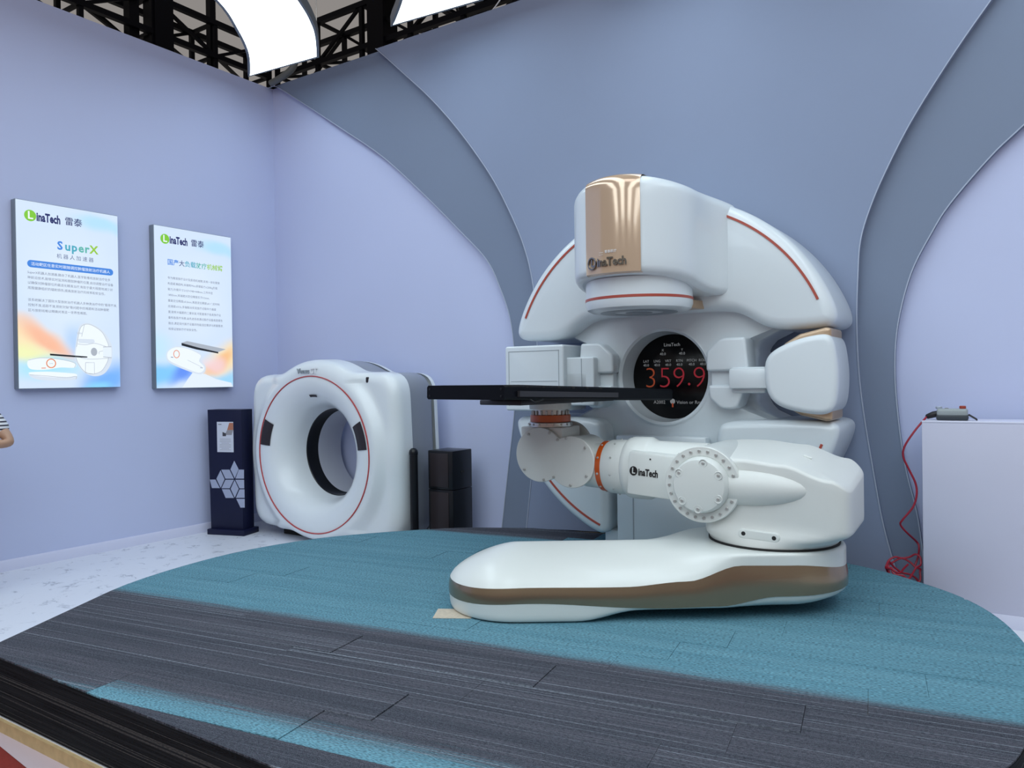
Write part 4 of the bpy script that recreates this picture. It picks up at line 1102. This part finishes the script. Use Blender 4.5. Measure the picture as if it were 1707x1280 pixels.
# ================================================================== BLACK CABINET AND POST BY THE BACK WALL
cb = thing('black_cabinet', (-4.18, 5.34, 0), 'tall black two section cabinet standing beside the grey scanner side', 'cabinet')
obj('lower_section', box((-4.18, 5.34, .275), (.27, .28, .55), .008), 'black', cb)
obj('upper_section', box((-4.18, 5.34, .72), (.27, .28, .335), .008), 'black', cb)
obj('front_panel', box((-4.19, 5.198, .72), (.20, .008, .29), .002), 'ct_dark', cb); obj('front_panel', box((-4.19, 5.198, .28), (.20, .008, .50), .002), 'ct_dark', cb)
obj('side_latch', box((-4.043, 5.34, .70), (.006, .05, .02), .002), 'rubber', cb)
po = thing('black_post', (-4.375, 5.08, 0), 'glossy black cylindrical post standing in front of the black cabinet', 'post')
PF = axis_frame((-4.375, 5.08, 0), (0, 0, 1))
obj('post_tube', cyl(PF, .036, .02, .86, .004, 32), 'black', po)
obj('post_cap', lathe([(.001, .915), (.02, .912), (.036, .895), (.04, .875), (.038, .855), (.03, .85)], PF, 32), 'black', po)
obj('post_base', lathe([(.001, .03), (.05, .028), (.10, .016), (.11, .006), (.11, .0)], PF, 40), 'black', po)

# ================================================================== PODIUM, CONTROLLER, CABLE
pA = PD(1536.5, 701, 4.70); pdir = LW(math.cos(math.radians(-31.5)), math.sin(math.radians(-31.5)), 0); pn = Vector((pdir.y, -pdir.x, 0))
PM = frame((pA.x, pA.y, 0), pdir, (0, 0, 1), pn)
PH = pA.z
pod = thing('display_podium', (pA.x+pdir.x*.55, pA.y+pdir.y*.55, 0), 'plain pale lilac podium with a small control box on its top', 'podium')
obj('podium_body', box((.55, PH/2-.006, -.14), (1.10, PH-.012, .28), .003, M=PM), 'podium', pod)
obj('podium_top', box((.55, PH-.006, -.14), (1.102, .012, .282), .003, M=PM), 'podium_top', pod)
obj('podium_skirting', box((.55, .04, .0025), (1.10, .08, .005), .001, M=PM), 'podium_top', pod)
# controller
dv = thing('hand_controller', tuple(PM @ Vector((.16, PH, -.10))), 'small grey control box with a red knob lying on the lilac podium', 'controller')
DM = PM @ Matrix.Translation((.16, PH, -.10))
obj('case', merge(box((0, .048, 0), (.165, .045, .10), .012, 3, M=DM)), 'dev_grey', dv)
obj('case_base', box((0, .018, 0), (.17, .032, .105), .008, 2, M=DM), 'dev_dark', dv)
DZ = lambda x, z, y: axis_frame(DM @ Vector((x, y, z)), (0, 0, 1))
obj('red_knob', cyl(DZ(.055, .0, .070), .018, 0, .018, .003, 20), 'knob_red', dv); obj('clear_knob', cyl(DZ(-.072, .0, .068), .018, 0, .016, .003, 20), 'knob_clear', dv)
obj('indicator_lamp', ellipsoid((-.03, .0715, .0), (.012, .004, .012), DM, 16, 8), 'px_white', dv)
obj('hanging_bracket', tube([DM @ Vector(p) for p in ((.085, .035, .02), (.125, .008, .025), (.128, .005, .02), (.128, .005, -.02), (.125, .008, -.025), (.085, .035, -.02))], .0045, 8), 'cable_black', dv)
obj('plug', tube([DM @ Vector(p) for p in ((-.075, .040, .0), (-.10, .034, .0), (-.135, .020, .0), (-.142, .016, .0))], [.018, .020, .016, .010], 12), 'cable_black', dv)
# red cable: from the plug down beside the podium into a coil on the floor
cdep = (pA-CAM).dot(fwd)
pts = [DM @ Vector((-.140, .017, 0))]
for x, y, dd in ((1540, 700, .02), (1525, 718, .03), (1509, 742, .06), (1505.5, 760, .08), (1514, 780, .08), (1526, 805, .07), (1528, 825, .06), (1522, 845, .07), (1505, 866, .10), (1501, 874, .12), (1510, 886, .13), (1528, 903, .16), (1532, 912, .14)):
    pts.append(PD(x, y, cdep+dd))
pts += [PD(1530, 930, cdep+.14), PD(1524, 945, cdep+.13)]
cable = tag(obj('control_cable', tube(catmull(pts, 6), .0062, 8), 'cord_red'), 'red control cable hanging from the control box down beside the lilac podium', 'cable')
rng = random.Random(3)
cc = PD(1508, 952, cdep+.10); cc.z = .0
coil = []
for i in range(150):
    a = 2*pi*i/17; k = i/150
    rr = .085+.025*math.sin(i*.37)+rng.uniform(-.008, .008)
    z = .02+.30*k+.015*math.sin(i*1.7); tl = .10*math.sin(i*.11)
    coil.append(Vector((cc.x+rr*math.cos(a)*1.25*cyw-rr*math.sin(a)*.55*syw, cc.y+rr*math.cos(a)*.55*syw+rr*math.sin(a)*.55*cyw, max(.008, z+rr*tl*math.cos(a)*2+.05*math.sin(a+i*.05)))))
tag(obj('cable_coil', tube(catmull(coil, 3), .0062, 7), 'cord_red'), 'tangled coil of red cable heaped on the floor behind the stage edge', 'cable')

# ================================================================== LUMINOUS CEILING RIBBONS AND TRUSS
PZ_ = 4.65
Lg = [(-4.70, -6.5), (-4.70, -3.5), (-4.70, -1.5), (-4.72, .5), (-4.86, 2.0), (-5.15, 3.2)]+[(PZ(x, y, PZ_).x, PZ(x, y, PZ_).y) for x, y in ((360, 0), (395, 50), (413, 90), (415, 127))]
Rg = [(-3.70, -6.5), (-3.70, -3.5), (-3.70, -1.5), (-3.75, .5), (-3.95, 2.0), (-4.40, 3.4)]+[(PZ(x, y, PZ_).x, PZ(x, y, PZ_).y) for x, y in ((498, 0), (521, 40), (528, 65), (530, 95))]
def ribbon(dx, label):
    n = 5
    A = catmull([(a+dx, b, 0) for a, b in Lg], n); B = catmull([(a+dx, b, 0) for a, b in Rg], n)
    P = [(v.x, v.y) for v in A]+[(v.x, v.y) for v in B][::-1]
    t = thing('ceiling_light_panel', (A[10].x+.5, A[10].y, PZ_), label, 'ceiling light', 'luminous ceiling ribbons')
    P = ccw(P); N = normals2(P)
    obj('frame', rings([[Vector((p.x+q.x*o, p.y+q.y*o, z)) for p, q in zip(P, N)] for o, z in ((-.012, PZ_), (.012, PZ_-.002), (.014, PZ_+.09), (-.012, PZ_+.092))], False, True), 'frame_thin', t)
    obj('diffuser', ([Vector((p.x-q.x*.006, p.y-q.y*.006, PZ_+.001)) for p, q in zip(P, N)], [tuple(range(len(P)))]), 'diffuser', t)
    for q in (6, 14, 24, 32, 40):
        for o in (A[q], B[q]): obj('hanging_wire', tube([(o.x, o.y, PZ_+.09), (o.x, o.y, PZ_+.8)], .004, 6), 'steel', t)
    return t
dx2 = PZ(666, 50, PZ_).x-PZ(415, 127, PZ_).x
ribbon(0, 'curved white luminous ceiling ribbon ending near the room corner')
ribbon(dx2, 'white luminous ceiling ribbon second from the room corner')
ribbon(dx2*2, 'white luminous ceiling ribbon third from the room corner')
ribbon(dx2*3, 'white luminous ceiling ribbon farthest from the room corner')

def bar(a, b, w):
    a, b = Vector(a), Vector(b); M = axis_frame(a, b-a); L = (b-a).length
    return box((0, 0, L/2), (w, w, L), M=M)
def truss(name, o, d, side, length, z0, z1, dep, step, label, w=.05, columns=()):
    """lattice girder: four chords, upright posts and diagonal braces"""
    o, d, side = Vector(o), Vector(d), Vector(side)
    t = thing(name, o, label, 'truss', 'black lattice trusses above the walls')
    for s in (0, dep):
        for z in (z0, z1): obj('chord', bar(o+side*s+Vector((0, 0, z)), o+side*s+d*length+Vector((0, 0, z)), w), 'truss', t)
    n = int(length/step)
    for i in range(n+1):
        p = o+d*(i*step)
        for s in (0, dep):
            obj('upright', bar(p+side*s+Vector((0, 0, z0-.25 if s == 0 else z0)), p+side*s+Vector((0, 0, z1)), w*.8), 'truss', t)
            if i < n:
                q = p+d*step; a, b = (z0, z1) if (i+(s > 0)) % 2 else (z1, z0)
                obj('brace', bar(p+side*s+Vector((0, 0, a)), q+side*s+Vector((0, 0, b)), w*.55), 'truss', t)
        for z in (z0, z1): obj('brace', bar(p+Vector((0, 0, z)), p+side*dep+Vector((0, 0, z)), w*.6), 'truss', t)
        if i < n: obj('brace', bar(p+Vector((0, 0, z0)), p+d*step+side*dep+Vector((0, 0, z0)), w*.5), 'truss', t)
    for (a, ww) in columns: obj('column', bar(o+d*a+side*.06+Vector((0, 0, z0-.6)), o+d*a+side*.06+Vector((0, 0, z1+1.0)), ww), 'truss', t)
    return t
truss('lattice_truss', (-7.05, 0.2, 0), (0, 1, 0), (-1, 0, 0), 5.6, 4.95, 5.30, .40, .70, 'black lattice truss running along the top of the poster wall', .055, ((4.30, .20), (4.02, .10), (4.9, .07)))
truss('lattice_truss', (-7.0, 5.88, 0), (1, 0, 0), (0, 1, 0), 6.6, 4.97, 5.42, .40, .66, 'black lattice truss running along the top of the grey panelled wall', .055, ((1.55, .22), (3.35, .24), (5.1, .2)))
truss('lattice_truss', (-5.15, 6.9, .45), (0, -1, 0), (1, 0, 0), 6.0, 5.05, 5.45, .40, .75, 'black lattice truss crossing above the ceiling ribbons toward the aisle', .05)

# hung cables on the truss
tag(obj('truss_cable', tube(catmull([(-6.2, 5.78, 4.774), (-5.9, 5.77, 4.774), (-5.2, 5.785, 4.776), (-4.4, 5.77, 4.774), (-3.6, 5.785, 4.775), (-2.6, 5.77, 4.774)], 8), .022, 8), 'cable_black'), 'black cable bundle lying along the top of the grey panelled wall', 'cable')
tag(obj('truss_pipe', tube(catmull([(-6.78, 5.60, 4.76), (-6.62, 5.62, 4.80), (-6.50, 5.66, 4.88), (-6.48, 5.70, 5.0)], 6), .035, 12), 'pipe_grey'), 'short bent grey pipe at the top of the room corner', 'pipe')
tag(obj('power_lead', tube(catmull([(-4.10, 5.62, 4.76), (-3.98, 5.60, 4.72), (-3.85, 5.60, 4.74), (-3.75, 5.62, 4.84)], 6), .006, 6), 'ink_white'), 'thin pale power lead looped under the second luminous ribbon', 'cable')

# ================================================================== PERSON AT THE LEFT, ELBOW IN VIEW
def skin_body(name, joints, edges, m, parent, sub=2):
    me = bpy.data.meshes.new(name); idx = {k: i for i, k in enumerate(joints)}
    o0 = wloc(parent)
    me.from_pydata([Vector(joints[k][0])-o0 for k in joints], [(idx[a], idx[b]) for a, b in edges], [])
    o = bpy.data.objects.new(name, me); COL.objects.link(o)
    md = o.modifiers.new('skin', 'SKIN'); md.use_smooth_shade = True
    for k in joints:
        sv = me.skin_vertices[0].data[idx[k]]; r = joints[k][1]; sv.radius = r if isinstance(r, tuple) else (r, r)
    me.skin_vertices[0].data[0].use_root = True
    o.modifiers.new('sub', 'SUBSURF').levels = sub; o.modifiers['sub'].render_levels = sub
    dg = bpy.context.evaluated_depsgraph_get(); ev = bpy.data.meshes.new_from_object(o.evaluated_get(dg))
    bpy.data.objects.remove(o)
    ev.materials.clear(); ev.materials.append(MATS[m]); ev.polygons.foreach_set('use_smooth', [True]*len(ev.polygons))
    o = bpy.data.objects.new(name, ev); COL.objects.link(o); o.parent = parent
    return o
EL = PD(29, 738, 5.35)                      # the elbow that shows
px_, py_ = EL.x-.47*cyw, EL.y-.47*syw       # body axis, out of frame to the left
lat = Vector((cyw, syw, 0)); frn = Vector((syw, -cyw, 0))      # person's left / front
def B(l, f, z): return Vector((px_, py_, 0))+lat*l+frn*f+Vector((0, 0, z))
pe = thing('person', (px_, py_, 0), 'person in a striped short sleeved shirt standing with folded arms', 'person')
J = {'pelvis': (B(0, 0, .95), (.16, .12)), 'belly': (B(0, .01, 1.08), (.155, .115)), 'chest': (B(0, 0, 1.28), (.165, .12)), 'neckb': (B(0, -.01, 1.45), (.07, .065)), 'neck': (B(0, .0, 1.51), .052),
     'head0': (B(0, .02, 1.57), (.066, .075)), 'head1': (B(0, .025, 1.65), (.078, .092)), 'head2': (B(0, .015, 1.73), (.060, .072)),
     'shL': (B(.17, -.01, 1.41), .062), 'elL': (EL-lat*.035+Vector((0, 0, -.005)), .042), 'wrL': (B(.08, .21, 1.115), .029), 'hdL': (B(-.0, .235, 1.13), .03),
     'shR': (B(-.17, -.01, 1.41), .062), 'elR': (B(-.265, .06, 1.09), .042), 'wrR': (B(-.06, .22, 1.09), .029), 'hdR': (B(.03, .24, 1.10), .03),
     'hipL': (B(.095, 0, .88), .095), 'knL': (B(.10, .02, .49), .058), 'anL': (B(.10, -.01, .10), .042), 'toL': (B(.11, .12, .04), .035),
     'hipR': (B(-.095, 0, .88), .095), 'knR': (B(-.10, .02, .49), .058), 'anR': (B(-.10, -.01, .10), .042), 'toR': (B(-.11, .12, .04), .035)}
Ed = [('pelvis', 'belly'), ('belly', 'chest'), ('chest', 'neckb'), ('neckb', 'neck'), ('neck', 'head0'), ('head0', 'head1'), ('head1', 'head2'), ('chest', 'shL'), ('shL', 'elL'), ('elL', 'wrL'), ('wrL', 'hdL'),
      ('chest', 'shR'), ('shR', 'elR'), ('elR', 'wrR'), ('wrR', 'hdR'), ('pelvis', 'hipL'), ('hipL', 'knL'), ('knL', 'anL'), ('anL', 'toL'), ('pelvis', 'hipR'), ('hipR', 'knR'), ('knR', 'anR'), ('anR', 'toR')]
body = skin_body('body', J, Ed, 'skin', pe)
# fingers
for s, w, dirn in ((1, 'L', -1), (-1, 'R', 1)):
    hp = J['hd'+w][0]
    for i in range(4):
        a = hp+Vector((0, 0, .024-.016*i)); L = (.07, .078, .072, .058)[i]
        obj('finger', tube(catmull([a, a+lat*dirn*L*.5+frn*.012, a+lat*dirn*L-frn*.01], 4), [.009]*4+[.008]*4+[.006], 8), 'skin', pe)
    obj('finger', tube(catmull([hp-lat*dirn*.02, hp+Vector((0, 0, .035))+frn*.012, hp+lat*dirn*.02+Vector((0, 0, .055))+frn*.012], 4), [.010]*4+[.009]*4+[.007], 8), 'skin', pe, label='thumb')
sl = lambda a, b, t: J[a][0].lerp(J[b][0], t)
JS_ = {'pelvis': (B(0, 0, .93), (.178, .135)), 'belly': (B(0, .01, 1.08), (.172, .132)), 'chest': (B(0, 0, 1.28), (.18, .135)), 'neckb': (B(0, -.01, 1.44), (.085, .078)),
       'shL': (B(.17, -.01, 1.41), .078), 'sleL': (sl('shL', 'elL', .80), .066), 'shR': (B(-.17, -.01, 1.41), .078), 'sleR': (sl('shR', 'elR', .78), .066)}
skin_body('shirt', JS_, [('pelvis', 'belly'), ('belly', 'chest'), ('chest', 'neckb'), ('chest', 'shL'), ('shL', 'sleL'), ('chest', 'shR'), ('shR', 'sleR')], 'shirt', pe)
JT = {'pelvis': (B(0, 0, .93), (.172, .13)), 'hipL': (B(.095, 0, .86), .11), 'knL': (B(.10, .02, .49), .078), 'anL': (B(.10, -.01, .08), .065), 'hipR': (B(-.095, 0, .86), .11), 'knR': (B(-.10, .02, .49), .078), 'anR': (B(-.10, -.01, .08), .065)}
skin_body('trousers', JT, [('pelvis', 'hipL'), ('hipL', 'knL'), ('knL', 'anL'), ('pelvis', 'hipR'), ('hipR', 'knR'), ('knR', 'anR')], 'trousers', pe)
HM = frame(B(0, .02, 1.65), lat, frn, (0, 0, 1))
obj('hair', ellipsoid((0, -.022, .035), (.088, .098, .105), HM), 'hair', pe)
for s in (1, -1):
    obj('shoe', ellipsoid((0, 0, 0), (.045, .13, .045), Matrix.Translation(B(s*.105, .06, .045)) @ frame((0, 0, 0), lat, frn, (0, 0, 1))), 'shoe', pe)
    obj('eye', ellipsoid((s*.032, .092, -.0), (.013, .008, .008), HM, 12, 8), 'eye', pe); obj('ear', ellipsoid((s*.083, .005, -.01), (.010, .02, .03), HM, 12, 8), 'skin', pe)
obj('nose', ellipsoid((0, .100, -.025), (.013, .018, .024), HM, 12, 8), 'skin', pe); obj('mouth', ellipsoid((0, .088, -.062), (.024, .010, .006), HM, 12, 8), 'lips', pe)
